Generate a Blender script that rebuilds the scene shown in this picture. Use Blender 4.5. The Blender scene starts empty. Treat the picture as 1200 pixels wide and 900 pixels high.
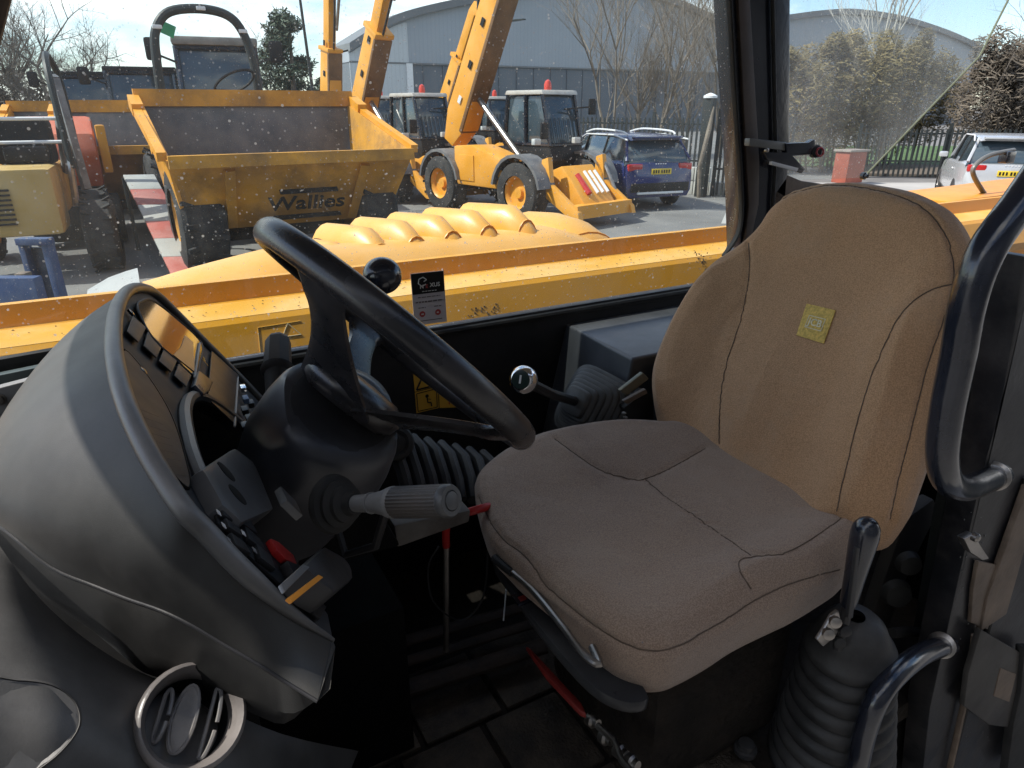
import bpy, bmesh, math, random
from mathutils import Vector, Matrix, Quaternion
from mathutils.bvhtree import BVHTree
from mathutils.geometry import tessellate_polygon
R_ = math.radians
V = Vector
random.seed(7)
S = bpy.context.scene
COL = S.collection

# ------------------------------------------------------------------ camera
F_PX, PSI, PIT, CZ = 790.0, R_(28.8), math.atan(325/790.0), 2.2
cd = bpy.data.cameras.new("camera"); cam = bpy.data.objects.new("camera", cd); COL.objects.link(cam)
cd.sensor_width = 36; cd.lens = 36*F_PX/1200; cd.clip_start = .02; cd.clip_end = 3000
cam.location = (0, 0, CZ)
cam.rotation_euler = (math.pi/2-PIT, 0, -PSI)
S.camera = cam
# ------------------------------------------------------------------ light
SUN_AZ, SUN_EL = R_(-74), R_(50)          # azimuth measured from +Y towards +X
sd = V((math.sin(SUN_AZ)*math.cos(SUN_EL), math.cos(SUN_AZ)*math.cos(SUN_EL), math.sin(SUN_EL)))
ld = bpy.data.lights.new("sun", 'SUN'); ld.energy = 3.2; ld.angle = R_(.5); ld.color = (1, .95, .87)
lo = bpy.data.objects.new("sun", ld); COL.objects.link(lo)
lo.rotation_euler = sd.to_track_quat('Z', 'Y').to_euler()
W = bpy.data.worlds.new("World"); S.world = W; W.use_nodes = True
nt = W.node_tree; nt.nodes.clear()
def wn(t, **k):
    n = nt.nodes.new(t)
    for a, b in k.items(): setattr(n, a, b)
    return n
sky = wn('ShaderNodeTexSky', sky_type='NISHITA', sun_disc=False, sun_elevation=SUN_EL, sun_rotation=SUN_AZ, air_density=1.0, dust_density=.6, ozone_density=3.0)
tc = wn('ShaderNodeTexCoord'); mp = wn('ShaderNodeMapping'); mp.inputs['Scale'].default_value = (1.0, 1.0, 3.2)
no = wn('ShaderNodeTexNoise'); no.inputs['Scale'].default_value = 1.7; no.inputs['Detail'].default_value = 9; no.inputs['Roughness'].default_value = .56
cr = wn('ShaderNodeValToRGB'); cr.color_ramp.elements[0].position = .49; cr.color_ramp.elements[1].position = .6
mx = wn('ShaderNodeMix', data_type='RGBA'); mx.inputs[7].default_value = (7.6, 7.5, 7.3, 1)
bg = wn('ShaderNodeBackground'); bg.inputs['Strength'].default_value = .12
ou = wn('ShaderNodeOutputWorld')
L = nt.links.new
L(tc.outputs['Generated'], mp.inputs['Vector']); L(mp.outputs[0], no.inputs['Vector']); L(no.outputs['Fac'], cr.inputs['Fac'])
L(cr.outputs['Color'], mx.inputs[0]); L(sky.outputs[0], mx.inputs[6]); L(mx.outputs[2], bg.inputs['Color']); L(bg.outputs[0], ou.inputs[0])
S.view_settings.view_transform = 'Standard'; S.view_settings.look = 'None'; S.view_settings.exposure = 0.95; S.view_settings.gamma = 1
S.cycles.max_bounces = 8; S.cycles.transparent_max_bounces = 12; S.cycles.caustics_reflective = False; S.cycles.caustics_refractive = False

# ------------------------------------------------------------------ measuring helpers (pixel of the photo + a known plane -> place)
def ray(px, py):
    r = px-600; u = 450-py
    fw = F_PX*math.cos(PIT)+u*math.sin(PIT); up = u*math.cos(PIT)-F_PX*math.sin(PIT)
    return V((r*math.cos(PSI)+fw*math.sin(PSI), -r*math.sin(PSI)+fw*math.cos(PSI), up))
CAM = V((0, 0, CZ))
def at(px, py, X=None, Y=None, Z=None):
    a = ray(px, py)
    s = X/a.x if X is not None else Y/a.y if Y is not None else (Z-CZ)/a.z
    return CAM+a*s
def onpl(px, py, p0, n):
    a = ray(px, py); return CAM+a*((V(p0)-CAM).dot(n)/a.dot(n))
def cf(r, f, z=0.0):      # yard coordinates: r metres to the right, f metres ahead
    return V((r*math.cos(PSI)+f*math.sin(PSI), -r*math.sin(PSI)+f*math.cos(PSI), z))
def head(hr, hf):         # z rotation of a thing whose front points along (hr, hf)
    d = cf(hr, hf); return math.atan2(d.y, d.x)

# ------------------------------------------------------------------ object helpers
def tagp(o, label=None, cat=None, group=None, kind=None):
    if label: o['label'] = label
    if cat: o['category'] = cat
    if group: o['group'] = group
    if kind: o['kind'] = kind
    return o
def empty(name, label, cat, loc=(0, 0, 0), rz=0, group=None, parent=None):
    o = bpy.data.objects.new(name, None); COL.objects.link(o); o.location = loc; o.rotation_euler = (0, 0, rz)
    o.empty_display_size = .1
    if parent: o.parent = parent
    return tagp(o, label, cat, group)
class MB:
    def __init__(s): s.bm = bmesh.new()
    def add(s, vs, fs):
        b = [s.bm.verts.new(v) for v in vs]
        for f in fs:
            try: s.bm.faces.new([b[i] for i in f])
            except ValueError: pass
        return s
    def box(s, c, d, rot=None, bev=0, taper=None):
        c = V(c); vs = []
        for z in (-.5, .5):
            for x, y in ((-.5, -.5), (.5, -.5), (.5, .5), (-.5, .5)):
                k = taper if (taper and z > 0) else 1
                vs.append(V((x*d[0]*k, y*d[1]*k, z*d[2])))
        if rot is not None: vs = [rot @ v for v in vs]
        t = bmesh.new(); b = [t.verts.new(v+c) for v in vs]
        for f in ((3, 2, 1, 0), (4, 5, 6, 7), (0, 1, 5, 4), (1, 2, 6, 5), (2, 3, 7, 6), (3, 0, 4, 7)): t.faces.new([b[i] for i in f])
        if bev: bmesh.ops.bevel(t, geom=t.edges[:], offset=bev, segments=2, profile=.6, affect='EDGES')
        return s.merge(t)
    def merge(s, t):
        me = bpy.data.meshes.new('t'); t.to_mesh(me); t.free(); s.bm.from_mesh(me); bpy.data.meshes.remove(me); return s
    def tube(s, pts, r, seg=10, closed=False, flat=1.0, up=None, cap=True):
        pts = [V(p) for p in pts]; n = len(pts); rs = r if isinstance(r, (list, tuple)) else [r]*n
        rings = []; nrm = None
        for i, p in enumerate(pts):
            a = pts[(i-1) % n] if (closed or i > 0) else p; b = pts[(i+1) % n] if (closed or i < n-1) else p
            t = (b-a).normalized()
            if nrm is None:
                nrm = V(up) if up else (V((0, 0, 1)) if abs(t.z) < .9 else V((1, 0, 0)))
            nrm = (nrm-t*nrm.dot(t)).normalized(); bi = t.cross(nrm)
            rings.append([p+(nrm*math.cos(2*math.pi*k/seg)*flat+bi*math.sin(2*math.pi*k/seg))*rs[i] for k in range(seg)])
        return s.loft(rings, closed_u=closed, closed_v=True, cap=cap and not closed)
    def loft(s, rings, closed_u=False, closed_v=True, cap=True):
        m = len(rings[0]); vs = [v for r in rings for v in r]; fs = []
        for i in range(len(rings) if closed_u else len(rings)-1):
            j = (i+1) % len(rings)
            for k in range(m if closed_v else m-1):
                l = (k+1) % m; fs.append((i*m+k, i*m+l, j*m+l, j*m+k))
        if cap and not closed_u and closed_v:
            fs.append(tuple(range(m))[::-1]); fs.append(tuple((len(rings)-1)*m+k for k in range(m)))
        return s.add(vs, fs)
    def lathe(s, o, ax, prof, seg=24, cap=True):   # prof: (along, radius)
        o = V(o); ax = V(ax).normalized(); q = V((0, 0, 1)).rotation_difference(ax)
        rings = [[o+ax*h+q @ V((r*math.cos(2*math.pi*k/seg), r*math.sin(2*math.pi*k/seg), 0)) for k in range(seg)] for h, r in prof]
        return s.loft(rings, cap=cap)
    def prism(s, pts, off, bev=0):
        pts = [V(p) for p in pts]; off = V(off); n = len(pts)
        t = bmesh.new(); a = [t.verts.new(p) for p in pts]; b = [t.verts.new(p+off) for p in pts]
        for tri in tessellate_polygon([pts]):
            try: t.faces.new([a[i] for i in tri]); t.faces.new([b[i] for i in tri][::-1])
            except ValueError: pass
        for i in range(n):
            j = (i+1) % n; t.faces.new((a[j], a[i], b[i], b[j]))
        bmesh.ops.recalc_face_normals(t, faces=t.faces[:])
        if bev:
            es = [e for e in t.edges if len(e.link_faces) == 2 and e.calc_face_angle(0) > .5]
            bmesh.ops.bevel(t, geom=es, offset=bev, segments=2, profile=.6, affect='EDGES')
        return s.merge(t)
    def sphere(s, c, r, sc=(1, 1, 1), u=20, v=12):
        t = bmesh.new(); bmesh.ops.create_uvsphere(t, u_segments=u, v_segments=v, radius=r)
        for w in t.verts: w.co = V((w.co.x*sc[0], w.co.y*sc[1], w.co.z*sc[2]))+V(c)
        return s.merge(t)
    def build(s, name, m, parent=None, smooth=True, label=None, cat=None, group=None, kind=None, ang=35, recalc=True, loc=None):
        if recalc: bmesh.ops.recalc_face_normals(s.bm, faces=s.bm.faces[:])
        me = bpy.data.meshes.new(name); s.bm.to_mesh(me); s.bm.free()
        if smooth:
            me.polygons.foreach_set('use_smooth', [True]*len(me.polygons)); me.set_sharp_from_angle(angle=R_(ang))
        me.materials.append(m)
        o = bpy.data.objects.new(name, me); COL.objects.link(o)
        if parent: o.parent = parent
        if loc is not None: o.location = loc
        return tagp(o, label, cat, group, kind)
def smoothline(pts, n=8, closed=False):
    pts = [V(p) for p in pts]; N = len(pts); out = []
    for i in range(N if closed else N-1):
        g = lambda k: pts[k % N] if closed else pts[max(0, min(N-1, k))]
        a, b, c, d = g(i-1), g(i), g(i+1), g(i+2)
        for j in range(n):
            t = j/n
            out.append(.5*((2*b)+(c-a)*t+(2*a-5*b+4*c-d)*t*t+(-a+3*b-3*c+d)*t**3))
    if not closed: out.append(pts[-1])
    return out
def world_bvh(o):
    me = o.data; return BVHTree.FromPolygons([v.co.copy() for v in me.vertices], [tuple(p.vertices) for p in me.polygons])
def oneray(bvh, px, py):
    d = ray(px, py).normalized(); h = bvh.ray_cast(CAM, d); return h[0], h[1]
def project_line(o, pix, n=10, lift=.0003):
    bvh = world_bvh(o); out = []
    for p in smoothline([(a, b, 0) for a, b in pix], n):
        h, nn = oneray(bvh, p.x, p.y)
        if h is not None:
            if nn.dot(ray(p.x, p.y)) > 0: nn = -nn
            if out and (h-out[-1]).length > .12: continue
            out.append(h+nn*lift)
    return out
def text_mesh(name, txt, size, m, o, xd, yd, parent=None, depth=.0004, label=None, align='CENTER', bold=0):
    c = bpy.data.curves.new(name, 'FONT'); c.body = txt; c.size = size; c.align_x = align; c.align_y = 'CENTER'; c.extrude = depth; c.offset = bold; c.resolution_u = 3
    ob = bpy.data.objects.new('t', c); COL.objects.link(ob)
    bpy.context.view_layer.update()
    me = bpy.data.meshes.new_from_object(ob.evaluated_get(bpy.context.evaluated_depsgraph_get()))
    bpy.data.objects.remove(ob); bpy.data.curves.remove(c)
    xd = V(xd).normalized(); yd = V(yd).normalized(); zd = xd.cross(yd).normalized(); yd = zd.cross(xd)
    M = Matrix((xd, yd, zd)).transposed().to_4x4(); M.translation = V(o)
    me.transform(M); me.materials.clear(); me.materials.append(m); me.name = name
    ob = bpy.data.objects.new(name, me); COL.objects.link(ob)
    if parent: ob.parent = parent
    return tagp(ob, label)

# ------------------------------------------------------------------ materials
MATS = {}
def mat(name, col, rough=.5, metal=0, var=.15, vs=6.0, bump=0, bs=200, dust=0, dcol=(.35, .33, .3), dsc=3.0, spec=None, coat=0, col2=None, updust_light=0, wear=0, wcol=(.3, .2, .13)):
    if name in MATS: return MATS[name]
    m = bpy.data.materials.new(name); m.use_nodes = True; t = m.node_tree; N = t.nodes; l = t.links.new
    b = N['Principled BSDF']; b.inputs['Metallic'].default_value = metal
    if spec is None and max(col) < .04 and not coat and not metal: spec = .28
    if spec is not None: b.inputs['Specular IOR Level'].default_value = spec
    if coat: b.inputs['Coat Weight'].default_value = coat; b.inputs['Coat Roughness'].default_value = .08
    tcn = N.new('ShaderNodeTexCoord'); geo = tcn.outputs['Object']
    n1 = N.new('ShaderNodeTexNoise'); n1.inputs['Scale'].default_value = vs; n1.inputs['Detail'].default_value = 6; l(geo, n1.inputs['Vector'])
    a = [c*(1-var) for c in col]; d = [min(1, c*(1+var)) for c in (col2 or col)]
    r1 = N.new('ShaderNodeValToRGB'); r1.color_ramp.elements[0].position = .3; r1.color_ramp.elements[1].position = .7
    r1.color_ramp.elements[0].color = (*a, 1); r1.color_ramp.elements[1].color = (*d, 1); l(n1.outputs['Fac'], r1.inputs['Fac'])
    out = r1.outputs['Color']; rsrc = None
    rr = N.new('ShaderNodeMapRange'); rr.inputs['To Min'].default_value = max(.03, rough*.8); rr.inputs['To Max'].default_value = min(1, rough*1.25)
    n3 = N.new('ShaderNodeTexNoise'); n3.inputs['Scale'].default_value = vs*3; n3.inputs['Detail'].default_value = 5; l(geo, n3.inputs['Vector']); l(n3.outputs['Fac'], rr.inputs['Value'])
    rsrc = rr.outputs['Result']
    if dust or wear:
        amt, dc, lo_, hi_ = (dust, dcol, .42, .68) if dust else (wear, wcol, .56, .6)
        n2 = N.new('ShaderNodeTexNoise'); n2.inputs['Scale'].default_value = dsc; n2.inputs['Detail'].default_value = 12; n2.inputs['Roughness'].default_value = .68; l(geo, n2.inputs['Vector'])
        mr = N.new('ShaderNodeMapRange'); mr.inputs['From Min'].default_value = lo_; mr.inputs['From Max'].default_value = hi_; mr.inputs['To Max'].default_value = amt; l(n2.outputs['Fac'], mr.inputs['Value'])
        mm = N.new('ShaderNodeMix'); mm.data_type = 'RGBA'; mm.inputs[7].default_value = (*dc, 1); l(mr.outputs['Result'], mm.inputs[0]); l(out, mm.inputs[6]); out = mm.outputs[2]
        ma = N.new('ShaderNodeMath'); ma.operation = 'MULTIPLY_ADD'; ma.inputs[1].default_value = .5; l(mr.outputs['Result'], ma.inputs[0]); l(rsrc, ma.inputs[2]); rsrc = ma.outputs[0]
    if updust_light:   # faces that look upward made paler: dust plus skylight painted into the colour
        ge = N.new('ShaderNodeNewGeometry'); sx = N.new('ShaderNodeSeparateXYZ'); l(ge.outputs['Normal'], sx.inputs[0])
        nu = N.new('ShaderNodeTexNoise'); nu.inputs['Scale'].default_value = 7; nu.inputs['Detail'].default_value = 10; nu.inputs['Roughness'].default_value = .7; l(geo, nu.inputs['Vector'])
        mu = N.new('ShaderNodeMapRange'); mu.inputs['From Min'].default_value = .1; mu.inputs['From Max'].default_value = .95; mu.inputs['To Max'].default_value = updust_light; l(sx.outputs['Z'], mu.inputs['Value'])
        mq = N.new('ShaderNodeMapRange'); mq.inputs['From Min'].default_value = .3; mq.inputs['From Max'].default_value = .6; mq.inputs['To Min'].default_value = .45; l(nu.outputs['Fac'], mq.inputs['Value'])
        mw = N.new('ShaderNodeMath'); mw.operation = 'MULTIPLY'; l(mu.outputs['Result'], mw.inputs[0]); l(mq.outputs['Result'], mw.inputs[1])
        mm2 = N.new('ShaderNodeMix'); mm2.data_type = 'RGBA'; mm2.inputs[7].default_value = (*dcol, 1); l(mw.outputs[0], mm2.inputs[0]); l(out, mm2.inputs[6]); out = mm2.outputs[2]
    l(out, b.inputs['Base Color']); l(rsrc, b.inputs['Roughness'])
    if bump:
        nb = N.new('ShaderNodeTexNoise'); nb.inputs['Scale'].default_value = bs; nb.inputs['Detail'].default_value = 3; l(geo, nb.inputs['Vector'])
        bp = N.new('ShaderNodeBump'); bp.inputs['Strength'].default_value = bump; bp.inputs['Distance'].default_value = .6/bs; l(nb.outputs['Fac'], bp.inputs['Height']); l(bp.outputs[0], b.inputs['Normal'])
    MATS[name] = m; return m
def fabric(name, c1, c2):
    m = mat(name, c1, .95, 0, .12, 5, 0, 1); t = m.node_tree; N = t.nodes; l = t.links.new; b = N['Principled BSDF']
    b.inputs['Specular IOR Level'].default_value = .15; b.inputs['Sheen Weight'].default_value = .25; b.inputs['Sheen Roughness'].default_value = .5
    tcn = N.new('ShaderNodeTexCoord'); n = N.new('ShaderNodeTexNoise'); n.inputs['Scale'].default_value = 520; n.inputs['Detail'].default_value = 2; l(tcn.outputs['Object'], n.inputs['Vector'])
    r = N.new('ShaderNodeValToRGB'); r.color_ramp.elements[0].position = .38; r.color_ramp.elements[1].position = .62
    r.color_ramp.elements[0].color = (*[c*.68 for c in c1], 1); r.color_ramp.elements[1].color = (*[c*1.3 for c in c2], 1); l(n.outputs['Fac'], r.inputs['Fac'])
    mm = N.new('ShaderNodeMix'); mm.data_type = 'RGBA'; mm.inputs[0].default_value = .6
    src = b.inputs['Base Color'].links[0].from_socket; l(src, mm.inputs[6]); l(r.outputs[0], mm.inputs[7]); l(mm.outputs[2], b.inputs['Base Color'])
    bp = N.new('ShaderNodeBump'); bp.inputs['Strength'].default_value = .6; bp.inputs['Distance'].default_value = .0015; l(n.outputs['Fac'], bp.inputs['Height'])
    nw = N.new('ShaderNodeTexNoise'); nw.inputs['Scale'].default_value = 9; nw.inputs['Detail'].default_value = 4; nw.inputs['Distortion'].default_value = .8; l(tcn.outputs['Object'], nw.inputs['Vector'])
    b2 = N.new('ShaderNodeBump'); b2.inputs['Strength'].default_value = .35; b2.inputs['Distance'].default_value = .012; l(nw.outputs['Fac'], b2.inputs['Height']); l(bp.outputs[0], b2.inputs['Normal']); l(b2.outputs[0], b.inputs['Normal'])
    nd = N.new('ShaderNodeTexNoise'); nd.inputs['Scale'].default_value = 5; nd.inputs['Detail'].default_value = 9; nd.inputs['Roughness'].default_value = .7; l(tcn.outputs['Object'], nd.inputs['Vector'])
    md = N.new('ShaderNodeMapRange'); md.inputs['From Min'].default_value = .5; md.inputs['From Max'].default_value = .75; md.inputs['To Max'].default_value = .35; l(nd.outputs['Fac'], md.inputs['Value'])
    mz = N.new('ShaderNodeMix'); mz.data_type = 'RGBA'; mz.inputs[7].default_value = (.34, .29, .23, 1); l(md.outputs[0], mz.inputs[0]); l(mm.outputs[2], mz.inputs[6]); l(mz.outputs[2], b.inputs['Base Color'])
    return m
def glass(name, dust=.12, tint=(.93, .97, .97), spots=.8, gloss=.05, film=0.03, big=2.0):
    m = bpy.data.materials.new(name); m.use_nodes = True; t = m.node_tree; N = t.nodes; l = t.links.new; N.clear()
    o = N.new('ShaderNodeOutputMaterial'); tr = N.new('ShaderNodeBsdfTransparent'); tr.inputs[0].default_value = (*tint, 1)
    gl = N.new('ShaderNodeBsdfGlossy'); gl.inputs['Roughness'].default_value = .03; df = N.new('ShaderNodeBsdfDiffuse'); df.inputs[0].default_value = (.75, .75, .72, 1)
    lw = N.new('ShaderNodeLayerWeight'); lw.inputs['Blend'].default_value = .5; f5 = N.new('ShaderNodeMath'); f5.operation = 'POWER'; f5.inputs[1].default_value = 5; l(lw.outputs['Facing'], f5.inputs[0])
    fr = N.new('ShaderNodeMath'); fr.operation = 'MULTIPLY_ADD'; fr.inputs[1].default_value = .8; fr.inputs[2].default_value = .03; l(f5.outputs[0], fr.inputs[0])
    m1 = N.new('ShaderNodeMixShader'); l(fr.outputs[0], m1.inputs[0]); l(tr.outputs[0], m1.inputs[1]); l(gl.outputs[0], m1.inputs[2])
    tcn = N.new('ShaderNodeTexCoord')
    vo = N.new('ShaderNodeTexVoronoi'); vo.inputs['Scale'].default_value = 48; l(tcn.outputs['Object'], vo.inputs['Vector'])
    sz = N.new('ShaderNodeSeparateColor'); l(vo.outputs['Color'], sz.inputs[0])
    th = N.new('ShaderNodeMath'); th.operation = 'MULTIPLY'; th.inputs[1].default_value = .15; 
    pw = N.new('ShaderNodeMath'); pw.operation = 'POWER'; pw.inputs[1].default_value = 3.0; l(sz.outputs[0], pw.inputs[0]); l(pw.outputs[0], th.inputs[0])
    lt = N.new('ShaderNodeMath'); lt.operation = 'LESS_THAN'; l(vo.outputs['Distance'], lt.inputs[0]); l(th.outputs[0], lt.inputs[1])
    nz = N.new('ShaderNodeTexNoise'); nz.inputs['Scale'].default_value = big; nz.inputs['Detail'].default_value = 3; nz.inputs['Roughness'].default_value = .5; l(tcn.outputs['Object'], nz.inputs['Vector'])
    mr = N.new('ShaderNodeMapRange'); mr.inputs['From Min'].default_value = .35; mr.inputs['From Max'].default_value = .75; mr.inputs['To Min'].default_value = film; mr.inputs['To Max'].default_value = dust; l(nz.outputs['Fac'], mr.inputs['Value'])
    mpg = N.new('ShaderNodeMapping'); mpg.inputs['Scale'].default_value = (38, 38, 2.2); mpg.inputs['Rotation'].default_value = (0, .12, 0); l(tcn.outputs['Object'], mpg.inputs['Vector'])
    ns = N.new('ShaderNodeTexNoise'); ns.inputs['Scale'].default_value = 1; ns.inputs['Detail'].default_value = 4; l(mpg.outputs[0], ns.inputs['Vector'])
    ms = N.new('ShaderNodeMapRange'); ms.inputs['From Min'].default_value = .52; ms.inputs['From Max'].default_value = .8; ms.inputs['To Max'].default_value = dust*.45; l(ns.outputs['Fac'], ms.inputs['Value'])
    v2 = N.new('ShaderNodeTexVoronoi'); v2.inputs['Scale'].default_value = 130; l(tcn.outputs['Object'], v2.inputs['Vector'])
    s2 = N.new('ShaderNodeSeparateColor'); l(v2.outputs['Color'], s2.inputs[0]); p2 = N.new('ShaderNodeMath'); p2.operation = 'POWER'; p2.inputs[1].default_value = 4; l(s2.outputs[1], p2.inputs[0])
    p3 = N.new('ShaderNodeMath'); p3.operation = 'MULTIPLY'; p3.inputs[1].default_value = .3; l(p2.outputs[0], p3.inputs[0]); l2 = N.new('ShaderNodeMath'); l2.operation = 'LESS_THAN'; l(v2.outputs['Distance'], l2.inputs[0]); l(p3.outputs[0], l2.inputs[1])
    a2 = N.new('ShaderNodeMath'); a2.operation = 'MULTIPLY_ADD'; a2.inputs[1].default_value = .3; l(l2.outputs[0], a2.inputs[0]); l(ms.outputs[0], a2.inputs[2])
    ad = N.new('ShaderNodeMath'); ad.operation = 'ADD'; l(mr.outputs[0], ad.inputs[0]); l(a2.outputs[0], ad.inputs[1]); mr = ad
    sm = N.new('ShaderNodeMath'); sm.operation = 'MULTIPLY'; sm.inputs[1].default_value = spots; l(lt.outputs[0], sm.inputs[0])
    mxx = N.new('ShaderNodeMath'); mxx.operation = 'MAXIMUM'; l(sm.outputs[0], mxx.inputs[0]); l(mr.outputs[0], mxx.inputs[1])
    m2 = N.new('ShaderNodeMixShader'); tl = N.new('ShaderNodeBsdfTranslucent'); tl.inputs[0].default_value = (.9, .9, .87, 1); md_ = N.new('ShaderNodeMixShader'); md_.inputs[0].default_value = .6; l(df.outputs[0], md_.inputs[1]); l(tl.outputs[0], md_.inputs[2])
    l(mxx.outputs[0], m2.inputs[0]); l(m1.outputs[0], m2.inputs[1]); l(md_.outputs[0], m2.inputs[2]); l(m2.outputs[0], o.inputs[0])
    return m
shell_m = mat('dusty_black_plastic', (.012, .012, .012), .45, 0, .15, 4, .3, 1300, dust=.06, dcol=(.17, .165, .155), dsc=16, updust_light=.38)  # upper faces paler: windscreen skylight painted into the colour
inkb = mat('near_black', (.005, .005, .005), .8, 0, .3, 8, spec=.06, dust=.06, dcol=(.06, .05, .04), dsc=9)
plast = mat('black_plastic', (.018, .018, .02), .42, 0, .2, 8, .15, 700, dust=.12, dcol=(.2, .19, .18), dsc=6)
plast2 = mat('matt_black_plastic', (.011, .011, .012), .55, 0, .2, 8, .2, 500, dust=.08, dcol=(.1, .09, .08), dsc=8)
rubber = mat('rubber', (.02, .02, .02), .6, 0, .2, 9, .2, 300, dust=.2, dcol=(.12, .11, .1), dsc=7)
wheelm = mat('worn_wheel_plastic', (.017, .017, .019), .26, 0, .2, 6, .12, 600, dust=.16, dcol=(.2, .17, .16), dsc=9, spec=.5)
gloss = mat('gloss_black_paint', (.010, .013, .022), .2, 0, .2, 6, .05, 60, dust=.06, dcol=(.25, .22, .2), dsc=12, coat=.4)
paintb = mat('black_panel_paint', (.016, .017, .02), .38, 0, .2, 6, .1, 90, dust=.22, dcol=(.18, .16, .15), dsc=9)
greyp = mat('grey_plastic', (.16, .16, .16), .5, 0, .12, 6, .2, 500, dust=.3, dcol=(.4, .39, .37), dsc=5)
lightg = mat('light_grey_plastic', (.34, .34, .33), .5, 0, .1, 6, .1, 300, dust=.2, dcol=(.5, .48, .45))
steel = mat('worn_steel', (.33, .31, .29), .38, 1, .2, 12, .1, 200)
chrome = mat('chrome', (.8, .8, .8), .12, 1, .05, 8)
yel = mat('yellow_paint', (.72, .325, .012), .36, 0, .06, 3, .05, 120, dust=.2, dcol=(.5, .36, .2), dsc=7)
yelb = mat('yellow_bonnet_paint', (.76, .35, .03), .36, 0, .06, 3, .03, 100, dust=.14, dcol=(.66, .5, .3), dsc=6, updust_light=.3)
yely = mat('yard_yellow_paint', (.74, .32, .025), .42, 0, .12, 2, 0, 1, dust=.22, dcol=(.4, .32, .22), dsc=2)
yeld = mat('muddy_yellow_paint', (.6, .28, .03), .6, 0, .3, 1.6, .1, 30, dust=.75, dcol=(.17, .105, .055), dsc=1.9)
redm = mat('red_paint', (.42, .02, .018), .35, 0, .2, 6)
redd = mat('dirty_red_paint', (.2, .015, .012), .5, 0, .3, 9)
orng = mat('orange_plastic', (.8, .3, .03), .35, 0, .1, 6)
mud = mat('dark_mud', (.012, .009, .007), .8, 0, .4, 12, .6, 60, dust=.4, dcol=(.05, .038, .028), dsc=14)
brownw = mat('worn_brown_trim', (.13, .095, .07), .55, 0, .25, 14, .2, 90, dust=.4, dcol=(.35, .28, .22), dsc=10)
white = mat('white_print', (.75, .75, .72), .4, 0, .03)
blackp = mat('black_print', (.012, .012, .012), .4, 0, .03)
redp = mat('red_print', (.45, .05, .05), .4, 0, .03)
decal = mat('yellow_decal', (.7, .4, .05), .4, 0, .1)
backf = fabric('brown_seat_fabric', (.44, .262, .142), (.45, .27, .147))
cushf = fabric('grey_brown_seat_fabric', (.28, .20, .15), (.29, .21, .156))
seam = mat('seam_thread', (.10, .07, .05), .9)
badge = mat('gold_badge_thread', (.62, .43, .11), .8, 0, .3, 220, .6, 500)
badget = mat('pale_badge_thread', (.75, .7, .5), .8, 0, .2, 160)
screen = mat('instrument_screen', (.06, .07, .08), .08, 0, .1, 4, coat=.5)
gwin = glass('dusty_window_glass', .05, spots=.6, film=.008, big=1.3)
gwin2 = glass('smeared_window_glass', .16, spots=.5, film=.05, big=3)
gcar = mat('dark_vehicle_glass', (.045, .065, .08), .06, 0, .2, 2, coat=.3)
tyre = mat('tyre_rubber', (.03, .03, .031), .8, 0, .25, 5, .2, 60, dust=.5, dcol=(.12, .11, .1), dsc=4)
carbl = mat('dark_blue_car_paint', (.015, .025, .11), .22, 0, .1, 3, coat=.6)
carsi = mat('silver_car_paint', (.5, .51, .52), .25, .3, .05, 3, coat=.5)
palew = mat('pale_trim', (.7, .7, .7), .35, 0, .05)
bark = mat('pale_bark', (.2, .165, .13), .85, 0, .25, 6)
barkd = mat('grey_bark', (.13, .11, .09), .85, 0, .25, 6)
leafd = mat('dark_needles', (.035, .055, .03), .7, 0, .4, 1.5)
leafo = mat('olive_hedge_leaves', (.10, .085, .03), .7, 0, .35, .9, col2=(.17, .125, .045))
leafb = mat('brown_grey_twigs', (.075, .06, .042), .8, 0, .35, 1.2, col2=(.12, .10, .075))
wallup = mat('pale_blue_cladding', (.31, .335, .365), .5, 0, .05, .3)
walllo = mat('slate_blue_cladding', (.12, .135, .155), .5, 0, .06, .3)
wallwh = mat('white_side_cladding', (.5, .52, .53), .5, 0, .05, .3)
for m_ in (wallup, wallwh):
    t_ = m_.node_tree; b_ = t_.nodes['Principled BSDF']; src = b_.inputs['Base Color'].links[0].from_socket
    wv = t_.nodes.new('ShaderNodeTexWave'); wv.inputs['Scale'].default_value = .9; wv.inputs['Distortion'].default_value = 0; tq = t_.nodes.new('ShaderNodeTexCoord'); t_.links.new(tq.outputs['Object'], wv.inputs['Vector'])
    mr_ = t_.nodes.new('ShaderNodeMapRange'); mr_.inputs['From Min'].default_value = .8; mr_.inputs['To Max'].default_value = .14; t_.links.new(wv.outputs['Fac'], mr_.inputs['Value'])
    mi = t_.nodes.new('ShaderNodeMix'); mi.data_type = 'RGBA'; mi.inputs[7].default_value = (.12, .13, .14, 1); t_.links.new(mr_.outputs[0], mi.inputs[0]); t_.links.new(src, mi.inputs[6]); t_.links.new(mi.outputs[2], b_.inputs['Base Color'])
roofg = mat('grey_roof_edge', (.16, .165, .17), .5, 0, .1, .5)
asph = mat('yard_asphalt', (.15, .145, .14), .85, 0, .22, .45, .25, 60, dust=.45, dcol=(.27, .26, .245), dsc=.6)
conc = mat('pale_concrete', (.36, .35, .33), .8, 0, .12, .5)
fencem = mat('dark_fence_steel', (.03, .035, .035), .5, 0, .2, 3)
bluem = mat('blue_steel_paint', (.015, .04, .12), .4, 0, .2, 4, .1, 80, dust=.3, dcol=(.2, .22, .25), dsc=5)
grassm = mat('grass', (.06, .11, .03), .9, 0, .3, 2)

# ================================================================== INTERIOR OF THE CAB
FZ = 1.0                                   # cab floor
WY = 1.50                                  # inner face of the right-hand wall
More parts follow.
